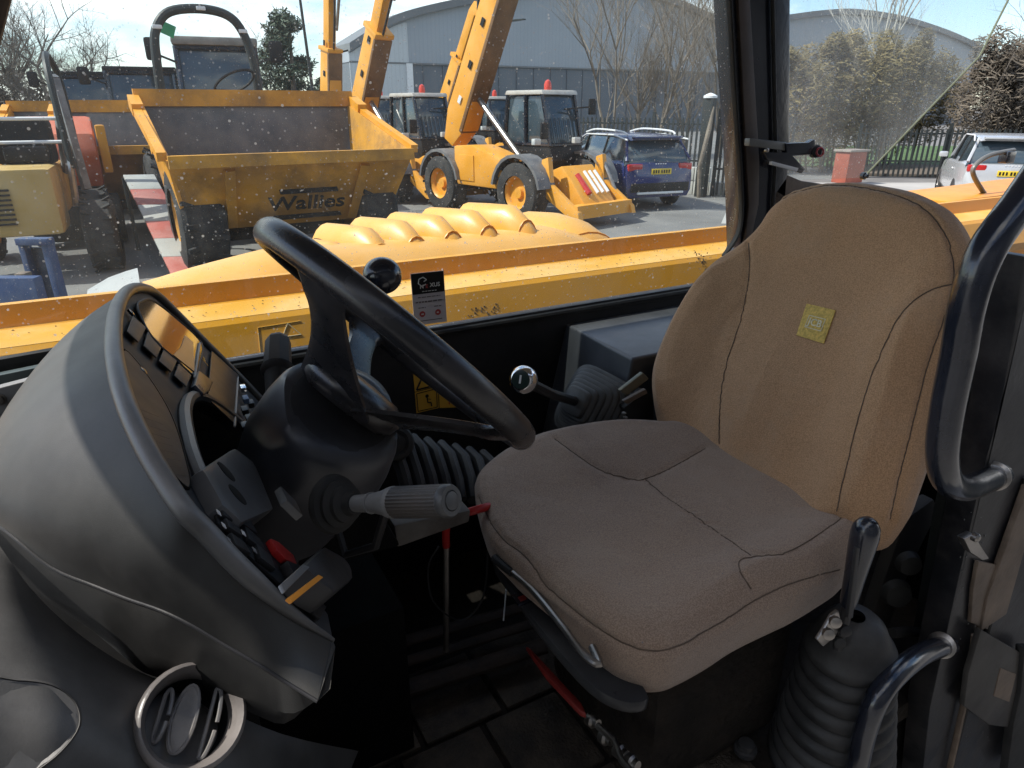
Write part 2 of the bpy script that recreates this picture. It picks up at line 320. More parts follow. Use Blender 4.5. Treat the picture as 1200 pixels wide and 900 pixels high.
# ---- boom of the machine outside the side window
boom = empty('loader_boom', 'long yellow boom lying beside the right side window, pale dusty top and raised lip', 'boom', (0, 1.7, 1.6))
def bp(x, y, z): return V((x, y-1.7, z-1.6))
X0, X1 = -2.6, 4.2
prof = [(1.648, 1.604), (1.699, 1.712), (1.712, 1.724), (1.845, 1.728), (1.852, 1.732), (1.862, 1.782), (1.885, 1.782), (1.885, 1.56), (1.84, 1.5), (1.70, 1.55)]
mb = MB(); xs = [X0+(X1-X0)*i/24 for i in range(25)]
mb.loft([[bp(x, y, z) for y, z in prof] for x in xs]).build('boom_beam', yel, boom, ang=20)
MB().loft([[bp(x, y, z) for y, z in ((1.7115, 1.7245), (1.846, 1.7285), (1.846, 1.7275), (1.7115, 1.7235))] for x in xs]).build('boom_top', mat('dust_bleached_yellow', (.76, .40, .06), .4, 0, .1, 2, .1, 200, dust=.55, dcol=(.74, .56, .34), dsc=3), boom, smooth=False, label='pale dust-bleached top face')
mb = MB()
for i in range(3):
    a, b = [(348, 396), (302, 388), (312, 425)], 0
fy = lambda a, b: onpl(a, b, V((0, 1.647, 1.604)), V((0, -.108, .051)).normalized())
pr = [fy(302, 384), fy(352, 376), fy(362, 424), fy(307, 430)]
for a, b in ((pr[0], pr[1]), (pr[3], pr[0])):
    mb.tube([a-V((0, 1.7, 1.6)), b-V((0, 1.7, 1.6))], .0009, 5)
mb.build('decal_outline', decal, boom)
tr = [fy(337, 379), fy(353, 392), fy(331, 395)]
mb = MB()
for i in range(3): mb.tube([tr[i]-V((0, 1.7, 1.6)), tr[(i+1) % 3]-V((0, 1.7, 1.6))], .0012, 5)
mb.build('warning_triangle', mat('worn_triangle', (.5, .42, .25)), boom)
o = MB(); random.seed(3)
for k in range(90):
    o.box(bp(random.uniform(-.3, 1.9), random.uniform(1.72, 1.84), 1.7292), (random.uniform(.001, .005), random.uniform(.001, .004), .0012))
for k in range(26):
    px = random.uniform(545, 585); py = random.uniform(360, 372)-(px-545)*.14
    p = fy(px, py)-V((0, 1.7, 1.6)); o.box(p, (random.uniform(.001, .007), .0012, random.uniform(.001, .005)))
for k in range(20):
    px = random.uniform(813, 830); py = random.uniform(293, 318); p = fy(px, py)-V((0, 1.7, 1.6)); o.box(p, (random.uniform(.001, .006), .0012, random.uniform(.002, .008)))
o.build('paint_chip', mat('chipped_paint', (.2, .15, .08)), boom, smooth=False, kind='stuff')
# ---- ribbed engine bonnet beyond the boom
bon = empty('engine_bonnet', 'yellow engine bonnet with a row of rounded louvre humps beyond the boom', 'engine bonnet', (.9, 2.2, 1.6))
def bb(v): return V(v)-V((.9, 2.2, 1.6))
cross = lambda x, zt, y0=1.93, y1=2.9: [(x, y0, zt-.15), (x, y0+.01, zt-.05), (x, y0+.05, zt-.018), (x, y0+.12, zt), (x, y1, zt+.0), (x, y1+.04, zt-.05), (x, y1+.04, zt-.5), (x, y0, zt-.5)]
zt = lambda x: 1.75+.068*min(1, max(0, x)/.36)**.8 if x < .36 else 1.818-.01*min(1, (x-.36)/.2) if x < 1.3 else max(1.60, 1.808-(x-1.3)*.28)
MB().loft([[bb(p) for p in cross(-.02+i*.0485, zt(-.02+i*.0485)-.008, 1.95, 2.14)] for i in range(39)]).build('bonnet_body', yelb, bon, ang=40)
MB().loft([[bb(p) for p in [(x, 1.94, 1.60), (x, 1.945, 1.70-dz), (x, 1.98, 1.738-dz), (x, 2.06, 1.752-dz), (x, 2.30, 1.752-dz), (x, 2.30, 1.60)]] for x, dz in ((-.16, .05), (-.10, .02), (-.05, .006), (-.02, 0))]).build('bonnet_nose', lightg, bon)
peaks = [(383, 287), (422, 270), (463, 262), (505, 256), (547, 250), (592, 244), (640, 247)]
for i, (px, py) in enumerate(peaks):
    c = at(px, py, Y=2.16); w = .074
    rings = []
    for j, t in enumerate([0, .08, .2, .4, .7, 1.0]):
        y = 2.0+t*.34; hgt = (.16*(1-(1-min(1, t*2.2))**2)+.0) if i < 6 else .13*(1-(1-min(1, t*1.5))**2)
        top = (c.z-.14)+hgt-.02*t+.004
        ww = w*(.45+.6*min(1, t*2.5)) if i < 6 else w*2.0
        ring = []
        for k in range(13):
            a = math.pi*k/12
            sx = -math.cos(a); sz = math.sin(a)**.75
            ring.append(bb((c.x+sx*ww-.12*(t-.5)+(.0 if i < 6 else .09), y+(0.02 if j == 0 else 0), 1.62+(top-1.62)*max(.0, sz))))
        rings.append(ring)
    MB().loft(rings, closed_v=False, cap=False).build('louvre_hump', yelb, bon, ang=50)
    MB().tube([p+V((0, -.002, 0)) for p in rings[2]], .0032, 6, cap=False).build('hump_fold', yelb, bon)
    if i < 6: MB().tube([p+V((.004, .004, -.002)) for p in rings[4][6:]], .003, 5, cap=False).build('hump_joint', plast, bon)
for k in range(11):
    x = .1+k*.125; MB().lathe(bb((x, 1.946, 1.69)), (0, -1, .1), [(0, .009), (.004, .009), (.006, .005)], 8).build('bonnet_bolt', steel, bon)
MB().tube([bb((-.0+i*.05, 1.953, zt(-.0+i*.05)-.068)) for i in range(36)], .0022, 5).build('bonnet_seam', plast, bon)
# ---- cab shell
cab = empty('operator_cab', 'black painted cab shell with window pillars, sill and floor around the seat', 'cab', (.7, .95, FZ))
c0 = V((.7, .95, FZ))
def cb(v): return V(v)-c0
def cbox(name, lo_, hi, m, bev=.006, **k):
    lo_, hi = V(lo_), V(hi); return MB().box(cb((lo_+hi)/2), tuple(hi-lo_), bev=bev).build(name, m, cab, **k)
wall = [(-.35, 1.668), (3.0, 1.668), (3.0, .96), (-.35, .96)]
MB().prism([cb((x, WY, z)) for x, z in wall], (0, .05, 0), .006).build('side_wall_panel', plast2, cab)
MB().prism([cb((x, WY+.001, z)) for x, z in [(-.4, 1.655), (1.66, 1.665), (1.66, 1.695), (-.4, 1.685)]], (0, .03, 0), .004).build('window_sill', paintb, cab)
MB().tube([cb((-.3, WY-.004, 1.672)), cb((1.64, WY-.004, 1.682))], .008, 8).build('window_seal', rubber, cab)
cbox('roof_panel', (-.66, .32, 2.66), (1.75, 1.66, 2.72), greyp)
# pillar between the side windows
pl = [(857, -12), (868, -12), (925, -12), (920, 225), (903, 300), (870, 330), (880, 272)]
P = [at(a, b, Y=WY) for a, b in [(848, -125), (927, -125), (925, 180), (921, 230), (900, 300), (860, 380), (848, 340), (868, 292), (866, 200)]]
MB().prism([cb(p) for p in P], (0, .06, 0), .004).build('window_pillar', gloss, cab, label='black window pillar leaning between the side windows')
P = [at(a, b, Y=WY-.012) for a, b in [(859, -125), (872, -125), (890, 190), (889, 240), (878, 292), (872, 296), (878, 240)]]
MB().prism([cb(p) for p in P], (0, .012, 0), .002).build('pillar_trim', mat('dull_brown_trim', (.075, .055, .045), .55, 0, .2, 14, dust=.2, dcol=(.2, .15, .12)), cab, label='scuffed brown edge trim of the pillar')
MB().tube([cb(at(a, b, Y=WY-.008)) for a, b in [(903, -125), (909, 180), (905, 250), (890, 300)]], .006, 8).build('pillar_seal', rubber, cab)
P = smoothline([at(a, b, Y=WY-.004) for a, b in [(848, -125), (860, 100), (868, 220), (866, 270), (848, 300)]], 6)
MB().tube([cb(p) for p in P], .009, 8, flat=.6).build('window_rubber', rubber, cab)
P = [at(a, b, Y=WY) for a, b in [(923, 205), (940, 212), (1010, 222), (1000, 262), (915, 262), (902, 235)]]
MB().prism([cb(p) for p in P], (0, .05, 0), .004).build('rear_sill', brownw, cab)
# window panes
P = [(-.5, 1.69), (at(855, 290, Y=WY).x, 1.69), (at(868, 240, Y=WY).x, at(868, 240, Y=WY).z), (at(855, -30, Y=WY).x, 2.62), (-.5, 2.62)]
MB().prism([cb((x, WY+.012, z)) for x, z in P], (0, .005, 0)).build('side_window', gwin, cab, smooth=False)
P = [at(a, b, Y=WY+.03) for a, b in [(915, -60), (1212, -60), (1148, 66), (1012, 208), (915, 212)]]
MB().prism([cb(p) for p in P], (0, .005, 0)).build('rear_side_window', gwin2, cab, smooth=False, label='smeared rear side pane with a slanting free edge')
MB().tube([cb(at(a, b, Y=WY+.03)) for a, b in [(1212, -60), (1148, 66), (1012, 208)]], .0035, 6).build('pane_edge', mat('pane_edge_green', (.25, .25, .14), .3), cab)
MB().lathe(cb(at(1010, 206, Y=WY+.02)), (0, -1, 0), [(0, .012), (.012, .012), (.014, .007), (.022, .006)], 14).build('pane_stud', gloss, cab)
# floor and threshold
cbox('floor_plate', (-.45, .545, FZ-.06), (1.9, WY, FZ-.006), mud)
for i in range(5):
    for j in range(4):
        x = -.02+i*.185+(j % 2)*.06; y = .44+j*.2
        MB().box(cb((x, y, FZ+.002)), (.172, .188, .012), bev=.004).build('mat_tile', mat('rubber_mat', (.035, .028, .022), .55, 0, .4, 14, .9, 140, dust=.6, dcol=(.13, .1, .075), dsc=12), cab)
a, b = at(310, 862, Z=FZ+.05), at(590, 772, Z=FZ+.05)
for k, (dz, dy, r) in enumerate(((.0, 0, .022), (.02, .055, .014), (.035, .10, .016))):
    MB().tube([cb(a+(a-b)*.2+V((0, dy, dz))), cb((a+b)/2+V((0, dy, dz+.004))), cb(b+(b-a)*.2+V((0, dy, dz)))], r, 10, flat=.6).build('threshold_strip', mat('muddy_strip', (.025, .018, .014), .6, 0, .3, 10, .4, 60, dust=.6, dcol=(.09, .06, .045), dsc=9), cab)
cbox('step_panel', (.25, .56, .25), (2.3, .58, FZ-.065), inkb)
cbox('rear_corner_panel', (1.62, .60, FZ), (1.66, .86, 1.62), inkb)
cbox('bulkhead', (-.5, .62, FZ-.02), (.02, WY, 1.66), inkb)
cbox('pedal_box', (.02, .95, FZ), (.30, WY, 1.36), inkb)
# ---- console on the right wall
con = empty('side_console', 'dark grey side console with folded lever boot to the left of the seat back', 'console', (1.2, 1.4, FZ))
cc = V((1.2, 1.4, FZ))
tz = 1.642
c1 = at(676, 386, Z=tz); c2 = at(741, 420, Z=tz)
Pt = [c1, c2, V((2.3, c2.y-.02, tz)), V((2.3, WY, tz)), V((c1.x, WY, tz))]
mb = MB(); top = [p-cc for p in Pt]
bot = [V((c1.x-.10, c1.y, 1.2))-cc, V((c2.x-.09, c2.y-.02, 1.2))-cc, V((2.3, c2.y-.02, 1.2))-cc, V((2.3, WY, 1.2))-cc, V((c1.x-.10, WY, 1.2))-cc]
t = bmesh.new(); A = [t.verts.new(v) for v in top]; B = [t.verts.new(v) for v in bot]
t.faces.new(A); t.faces.new(B[::-1])
for i in range(5): t.faces.new((A[(i+1) % 5], A[i], B[i], B[(i+1) % 5]))
bmesh.ops.bevel(t, geom=t.edges[:], offset=.008, segments=3, profile=.6, affect='EDGES')
mb.merge(t).build('console_body', mat('console_plastic', (.03, .034, .04), .3, 0, .15, 5, .12, 500, updust_light=.5, dust=.1, dcol=(.24, .24, .25), dsc=5), con)
# folded boot of the gear lever: nested pleats
ax = (at(640, 462, Y=1.13)-at(705, 482, Y=1.235)); ctr = at(692, 476, Y=1.22)
bx = ax.normalized(); by = V((0, 1, 0)); by = (by-bx*by.dot(bx)).normalized(); bz = bx.cross(by)
if bz.z < 0: bz = -bz
boot = empty('lever_boot', 'stepped grey rubber boot around the chrome-topped lever, on the console front', 'lever boot', ctr)
for k in range(7):
    s = 1-k*.105; rings = []
    for (t_, g) in ((-.006, .94), (-.003, 1), (.006, 1), (.010, .93), (.013, .86)):
        ring = []
        hx, hz = .088*s*g, .092*s*g
        for q in range(32):
            an = 2*math.pi*q/32; cs, sn = math.cos(an), math.sin(an); e = .45
            ring.append(bx*(k*.0155+t_-.015)+by*(hx*math.copysign(abs(cs)**e, cs))+bz*(hz*math.copysign(abs(sn)**e, sn)))
        rings.append(ring)
    MB().loft(rings).build('boot_pleat', mat('grey_rubber', (.055, .058, .058), .5, 0, .15, 9, .1, 300, dust=.3, dcol=(.25, .25, .24), dsc=8), boot, ang=60)
kp = at(613, 445, Y=1.07); kn = empty('gear_lever', 'chrome-topped gear lever knob in front of the stepped rubber boot', 'gear lever', kp)
tip = ctr-kp+bx*.07
MB().tube([V((.008, .0, -.006)), (tip*.5)+V((0, 0, -.006)), tip], .011, 10).build('rod', plast, kn)
kd = (CAM-kp).normalized(); kd = (kd+V((-.55, 0, .1))).normalized()
MB().lathe(-kd*.03, kd, [(-.004, .006), (0, .016), (.012, .023), (.02, .024)], 28).build('knob_body', plast, kn)
MB().lathe(-kd*.012, kd, [(0, .024), (.004, .0285), (.016, .028), (.024, .022), (.026, .0195)], 28).build('knob_collar', chrome, kn, ang=60)
MB().lathe(kd*.0135, kd, [(0, .0195), (.002, .018), (.0024, .012)], 28).build('knob_cap', mat('knob_green_black', (.02, .035, .03), .2), kn)
up = V((0, 0, 1)); kr = up.cross(kd).normalized(); ku = kd.cross(kr)
text_mesh('knob_mark', 'I', .022, white, kd*.0165, kr, ku, kn, bold=.0008)
# round gaiter under the steering wheel, with wide pleats
gt = empty('joystick_gaiter', 'black pleated gaiter under the steering wheel, round ribbed cap on its left end', 'gaiter', at(520, 545, Y=1.18))
g0 = at(520, 545, Y=1.18)
for k in range(8):
    p0 = at(462+k*16.5, 522+k*3.4, Y=1.12+.006*k); p1 = at(480+k*15, 586, Y=1.06)
    MB().tube([p0-g0+V((0, .05, 0)), p0-g0, (p0+p1)/2-g0+V((0, -.01, 0)), p1-g0], .0125, 10, flat=1.5).build('gaiter_pleat', mat('gaiter_rubber', (.035, .035, .037), .5, 0, .2, 9, .1, 300, dust=.3, dcol=(.17, .17, .17), dsc=8), gt)
gc = at(464, 519, Y=1.08)
MB().lathe(gc-g0, CAM-gc, [(-.05, .034), (-.01, .034), (-.006, .031), (0, .031), (.004, .024), (.001, .018), (.006, .014), (.007, .004)], 28).build('ribbed_cap', rubber, gt, ang=50)
# warning decals on the wall
for i, (q, lab) in enumerate((([(484, 436), (512, 428), (513, 452), (486, 459)], 0), ([(486, 460), (513, 453), (514, 478), (488, 484)], 1), ([(514, 452), (541, 468), (541, 477), (515, 478)], 2), ([(514, 427), (541, 419), (541, 450), (515, 451)], 3))):
    pts = [at(a, b, Y=WY-.001) for a, b in q]; c = sum(pts, V())/4
    d = empty('warning_decal', ['yellow warning decal with a black triangle on the dark wall seen through the steering wheel', 'yellow warning decal with a seated figure below the triangle decal behind the wheel', 'small yellow warning decal with red symbol right of the seated figure decal', 'yellow warning decal at upper right of the group, mostly behind the wheel rim'][i], 'warning decal', c)
    MB().prism([p-c for p in pts], (0, -.001, 0)).build('decal_sheet', decal, d, smooth=False)
    mb = MB()
    e = [c+(p-c)*.86-c+V((0, -.0016, 0)) for p in pts]
    if i in (0, 3):
        tp = (e[0]+e[1])/2; ln = [(tp, e[2]), (e[2], e[3]), (e[3], tp)]
        for a, b in ln: mb.tube([a, b], .0022, 5)
        mb.box((0, -.002, -.004), (.004, .0008, .014))
    elif i == 1:
        mb.sphere((0, -.002, .012), .005, (1, .2, 1), 10, 6); mb.tube([(0, -.002, .007), (.001, -.002, -.006), (.010, -.002, -.008), (.011, -.002, -.018)], .004, 6, flat=.4)
        mb.tube([(0, -.002, .004), (.01, -.002, .001)], .002, 5, flat=.4)
        for a, b in zip(e, e[1:]+e[:1]): mb.tube([a, b], .0012, 5)
    else:
        mb.tube([e[0], e[1]], .0012, 5); mb.tube([(-.004, -.002, .002), (-.004, -.002, -.01)], .0016, 5)
    mb.build('decal_symbol', blackp if i != 2 else redp, d, smooth=False)
# sticker on the side window
sp = [at(a, b, Y=WY+.008) for a, b in [(481, 321), (520, 317), (523, 376), (486, 382)]]
sc_ = sum(sp, V())/4; st = empty('window_sticker', 'white information sticker with a black header and two red dots stuck on the side window', 'sticker', sc_)
xd = (sp[1]-sp[0]); zd = (sp[0]-sp[3]); w_, h_ = xd.length, zd.length; xd.normalize(); zd.normalize()
g = lambda u, v: xd*(u*w_)+zd*(v*h_)
sq = lambda u0, v0, u1, v1, dy: [g(u0, v0)+V((0, dy, 0)), g(u1, v0)+V((0, dy, 0)), g(u1, v1)+V((0, dy, 0)), g(u0, v1)+V((0, dy, 0))]
MB().prism(sq(-.5, -.5, .5, .5, 0), (0, -.0006, 0)).build('sticker_sheet', mat('sticker_white', (.62, .58, .6), .4), st, smooth=False)
MB().prism(sq(-.485, .1, .485, .49, -.0009), (0, -.0004, 0)).build('sticker_header', blackp, st, smooth=False)
mb = MB(); hx = [g(-.17, .33)+V((math.cos(a)*.0115, -.0016, math.sin(a)*.011)) for a in [R_(20+60*k) for k in range(6)]]
for k in range(5): mb.tube([hx[k], hx[k+1]], .0014, 5)
mb.tube([hx[0], g(-.13, .33)+V((0, -.0016, 0))], .0013, 5); mb.build('logo_mark', white, st)
yo = V((0, -.0018, 0))
text_mesh('lettering', 'N', .013, white, g(-.2, .235)+yo, xd, zd, st, bold=.0003); text_mesh('lettering', 'E', .012, redp, g(-.05, .235)+yo, xd, zd, st, bold=.0003)
text_mesh('lettering', 'XUS', .014, white, g(.2, .25)+yo, xd, zd, st, bold=.0003)
gp_ = mat('grey_print', (.12, .1, .1)); rg = random.Random(4)
def smallprint(u0, u1, v, h, m):      # lines too small to read in the photograph: runs of word-length strokes
    u = u0; mb = MB()
    while u < u1:
        w = min(rg.uniform(.05, .14), u1-u); c = g(u+w/2, v)+yo; mb.prism([c-xd*(w*w_/2)-zd*h/2, c+xd*(w*w_/2)-zd*h/2, c+xd*(w*w_/2)+zd*h/2, c-xd*(w*w_/2)+zd*h/2], (0, -.0003, 0)); u += w+.025
    mb.build('small_print', m, st, smooth=False, kind='stuff')
smallprint(-.2, .24, .145, .0016, white); smallprint(-.34, .34, .035, .0018, gp_); smallprint(-.42, .42, -.055, .003, gp_)
for u in (-.24, .24):
    smallprint(u-.11, u+.11, -.165, .002, gp_)
    MB().lathe(g(u, -.29)+V((0, -.0008, 0)), (0, -1, 0), [(0, .0075), (.0008, .0075)], 20).build('red_dot', redp, st)
    smallprint(u-.04, u+.04, -.29, .003, white)
MB().prism(sq(-.36, -.43, .36, -.415, -.0009), (0, -.0004, 0)).build('sticker_rule', mat('grey_print', (.12, .1, .1)), st, smooth=False)

# ================================================================== DASHBOARD
AL = R_(60); dn = V((math.sin(AL), 0, math.cos(AL))); dp0 = at(390, 750, Y=.5)
def dpx(a, b, off=0): return onpl(a, b, dp0+dn*off, dn)
dash = empty('dashboard', 'large dusty black dashboard pod with display, switches and dials in front of the steering wheel', 'dashboard', (-.05, .9, 1.4))
d0 = V((-.05, .9, 1.4))
apx = [(390, 750), (355, 728), (320, 700), (280, 664), (240, 622), (218, 600), (197, 570), (172, 528), (150, 480), (138, 440), (133, 400), (137, 362), (150, 341), (168, 338), (188, 350), (240, 402), (275, 437), (305, 468)]
bpx = [(372, 822, .43), (336, 800, .45), (300, 777, .46), (262, 755, .475), (225, 733, .49), (190, 716, .51), (150, 702, .54), (112, 687, .57), (60, 665, .60), (10, 625, .64), (-40, 590, .72), (-28, 545, .82), (12, 490, .98), (62, 436, 1.12), (108, 388, 1.28), (170, 372, 1.45), (215, 402, 1.55), (258, 440, 1.6)]
A = [dpx(a, b) for a, b in apx]; B = [at(a, b, Y=y) for a, b, y in bpx]
for i in range(15, 18): B[i] = A[i]+V((-.2, .03, -.12))
B[14] = (B[14]+A[14]+V((-.16, .02, -.08)))/2
A = smoothline(A, 4); B = smoothline(B, 4)
cen = sum(A, V())/len(A)
rings = []
for ia, (a, b) in enumerate(zip(A, B)):
    m = (a+b)/2+(V((-.35, -.45, .6)).normalized())*min(.055, (a-b).length*.22)*min(1, .15+ia/16)
    r = []
    for j in range(13):
        t = j/12; r.append((a*(1-t)**2+m*2*t*(1-t)+b*t*t)-d0)
    rings.append(r)
sh = MB().loft(rings, closed_v=False, cap=False)
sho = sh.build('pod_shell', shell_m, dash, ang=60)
# underside below the crease
cpx = [(393, 758, .49), (345, 842, .45), (300, 838, .47), (255, 812, .49), (215, 800, .52), (168, 788, .54), (140, 762, .57), (95, 730, .6), (48, 700, .63), (18, 668, .67), (-40, 640, .75)]
Cc = smoothline([at(a, b, Y=y) for a, b, y in cpx], 4)
Bc = smoothline([at(a, b, Y=y) for a, b, y in bpx[:11]], 4)
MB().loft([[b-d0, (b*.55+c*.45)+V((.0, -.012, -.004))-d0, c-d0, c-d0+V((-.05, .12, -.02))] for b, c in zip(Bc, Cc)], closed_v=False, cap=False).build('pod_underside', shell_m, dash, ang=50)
MB().tube([b-d0 for b in Bc], .0016, 8).build('pod_crease', plast, dash)
endp = [p for p in rings[0]]+[Cc[0]-d0, Cc[0]-d0+V((-.05, .12, -.02))]
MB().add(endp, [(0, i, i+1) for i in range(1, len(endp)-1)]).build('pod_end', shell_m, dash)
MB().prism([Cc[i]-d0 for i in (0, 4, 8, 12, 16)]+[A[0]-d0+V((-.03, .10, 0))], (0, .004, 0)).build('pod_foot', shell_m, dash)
# lip round the face
MB().tube([a-d0 for a in A], [.0085*min(1, .25+i/14) for i in range(len(A))], 16).build('pod_lip', mat('lip_plastic', (.05, .05, .05), .38, 0, .12, 5, .15, 700, updust_light=.6, dust=.15, dcol=(.3, .29, .28), dsc=5), dash)
face_px = apx + [(322, 500), (300, 512), (272, 488), (245, 470), (226, 466), (218, 478), (222, 520), (236, 560), (256, 590), (300, 628), (352, 676), (384, 720)]
fc = [dpx(a, b, -.004)-d0 for a, b in face_px]
facem = mat('face_plastic', (.03, .031, .034), .55, 0, .12, 6, .1, 600, dust=.2, dcol=(.16, .16, .16), dsc=5, spec=.25)
MB().prism(fc, -dn*.02).build('pod_face', facem, dash)
ov = smoothline([dpx(a, b, .001)-d0 for a, b in [(226, 466), (245, 470), (272, 488), (300, 512)]], 5)
MB().tube(smoothline([dpx(a, b, .0)-d0 for a, b in [(256, 592), (236, 560), (222, 520), (217, 482), (226, 465), (246, 470), (275, 491), (318, 528)]], 6), .0075, 8).build('recess_lip', mat('lip_plastic', (.07, .07, .07)), dash)
# brown-reflecting smooth panel with grooves
q = smoothline([(143, 412, 0), (149, 460, 0), (169, 510, 0), (194, 548, 0), (216, 571, 0), (222, 568, 0), (218, 545, 0), (205, 500, 0), (188, 465, 0), (160, 425, 0)], 4, True)
MB().prism([dpx(p.x, p.y, .0005)-d0 for p in q], dn*.002, 0).build('louvre_panel', mat('glossy_brown_black', (.05, .04, .033), .5, 0, .2, 14, .1, 400, dust=.3, dcol=(.25, .2, .17), dsc=7), dash)
MB().tube([dpx(p.x, p.y, .0015)-d0 for p in q], .0016, 6, closed=True).build('louvre_groove', inkb, dash)
for k in range(9):
    t = k/8; a = (157+t*42, 478+t*78); b = (186+t*33, 486+t*68)
    MB().tube([dpx(a[0]+2, a[1], .002)-d0, dpx(b[0], b[1]+3, .002)-d0], .0007, 5).build('louvre', plast, dash)
# display
q = smoothline([(161, 362, 0), (166, 353, 0), (178, 352, 0), (205, 372, 0), (236, 402, 0), (234, 425, 0), (228, 441, 0), (205, 421, 0), (178, 396, 0)], 3, True)
MB().prism([dpx(p.x, p.y, .0005)-d0 for p in q], dn*.002).build('display_screen', screen, dash)
MB().tube([dpx(p.x, p.y, .002)-d0 for p in q], .0022, 6, closed=True).build('display_bezel', facem, dash)
MB().prism([dpx(a, b, .003)-d0 for a, b in [(217, 393), (226, 401), (228, 436), (203, 416), (212, 407)]], dn*.0006).build('display_symbol', mat('display_amber', (.62, .4, .25), .3), dash, smooth=False)
MB().tube([dpx(234, 402, .004)-d0, dpx(228, 443, .004)-d0], .002, 6).build('display_trim', lightg, dash)
bt = [((154, 371), (170, 385), (161, 402), (147, 389)), ((172, 389), (189, 406), (182, 420), (167, 406)), ((191, 409), (206, 424), (200, 437), (185, 424)), ((208, 427), (223, 441), (217, 454), (203, 441))]
for b_ in bt:
    MB().prism([dpx(a, b, .0005)-d0 for a, b in b_], dn*.0022, .0008).build('push_button', mat('button_plastic', (.04, .043, .047), .5, 0, .1, 8, dust=.15, dcol=(.3, .3, .3)), dash)
MB().prism([dpx(a, b, .0005)-d0 for a, b in ((227, 439), (244, 452), (240, 462), (232, 468), (221, 456))], dn*.010, .003).build('rocker_switch', mat('blue_black_switch', (.015, .022, .045), .3), dash, label='dark blue rocker with white symbol')
text_mesh('rocker_mark', '!', .012, white, dpx(236, 454, .0115)-d0, V((0, 1, 0)), V((-math.cos(AL), 0, math.sin(AL))), dash, bold=.0003)
text_mesh('dash_logo', 'JCB', .022, decal, dpx(237, 419, .0025)-d0, V((0, 1, 0)), V((-math.cos(AL), 0, math.sin(AL))), dash, bold=.0003)
MB().prism([dpx(a, b, .0008)-d0 for a, b in ((247, 412), (279, 441), (276, 500), (242, 468))], dn*.0025, .0008).build('blank_panel', mat('blank_plastic', (.03, .032, .036), .35), dash)
MB().tube([dpx(279, 442, .004)-d0, dpx(275, 500, .004)-d0], .0016, 6).build('panel_trim', lightg, dash)
for k, (a, b, m) in enumerate(((285, 455, chrome), (288, 468, mat('button_blue', (.12, .2, .35))), (287, 481, plast), (294, 473, plast), (292, 491, plast), (287, 500, plast))):
    MB().box(dpx(a, b, .006)-d0, (.010, .022, .010), bev=.002).build('indicator_switch', m, dash)
for a, b in ((152, 367), (166, 436)):
    MB().lathe(dpx(a, b, .0)-d0, dn, [(0, .005), (.003, .005), (.004, .002)], 12).build('screw', gloss, dash)
# left-hand switch bank
bank = [(248, 590), (263, 600), (352, 678), (380, 714), (372, 728), (333, 693), (285, 650), (252, 615)]
MB().prism([dpx(a, b, -.001)-d0 for a, b in bank], dn*.003, .001).build('switch_tray', plast2, dash)
sws = [((252, 596), (266, 606), (272, 617), (256, 608)), ((258, 611), (274, 622), (279, 633), (262, 622)), ((271, 600), (290, 616), (297, 630), (278, 617)), ((281, 620), (300, 636), (306, 650), (286, 636)), ((264, 628), (281, 640), (289, 654), (270, 643)), ((294, 640), (312, 655), (318, 672), (300, 658))]
for i, s_ in enumerate(sws):
    MB().prism([dpx(a, b, .002)-d0 for a, b in s_], dn*.0055, .0018).build('rocker_switch', plast, dash)
    a, b = s_[0]; MB().prism([dpx(a+x, b+y, .008)-d0 for x, y in ((1, 1), (5, 4), (7, 9), (3, 6))], dn*.0006).build('switch_mark', palew if i in (0, 1, 3) else greyp, dash, smooth=False)
MB().prism([dpx(a, b, .002)-d0 for a, b in ((310, 636), (320, 640), (338, 656), (342, 667), (328, 661), (317, 650))], dn*.007, .002).build('rocker_switch', redm, dash, label='red rocker switch')
MB().prism([dpx(a, b, .002)-d0 for a, b in ((326, 664), (344, 670), (350, 683), (334, 679))], dn*.010, .003).build('rocker_switch', plast, dash)
# rotary light switch with an orange stripe
ra, rb = at(345, 700, Y=.52), at(378, 681, Y=.475)
rax = (at(372, 690, Y=.44)-at(342, 702, Y=.50)).normalized()
rc = at(357, 694, Y=.49)
q1 = V((0, 0, 1)).rotation_difference(dn)
rot = q1.to_matrix()
knobm = mat('switch_grey', (.10, .10, .10), .35, 0, .1, 8, dust=.2, dcol=(.3, .3, .3))
K = [(322, 690), (353, 662), (376, 672), (388, 688), (388, 700), (362, 722), (345, 712)]
MB().prism([dpx(a, b, .006)-d0 for a, b in K], dn*.03, .007).build('rotary_switch', plast, dash, label='blocky rotary switch with orange stripe')
MB().prism([dpx(a, b, .0375)-d0 for a, b in ((325, 688), (352, 664), (360, 667), (330, 697))], dn*.003, .001).build('switch_ridge', knobm, dash)
MB().prism([dpx(a, b, .0375)-d0 for a, b in ((333, 704), (370, 676), (376, 679), (339, 709))], dn*.003, .001).build('switch_stripe', orng, dash)
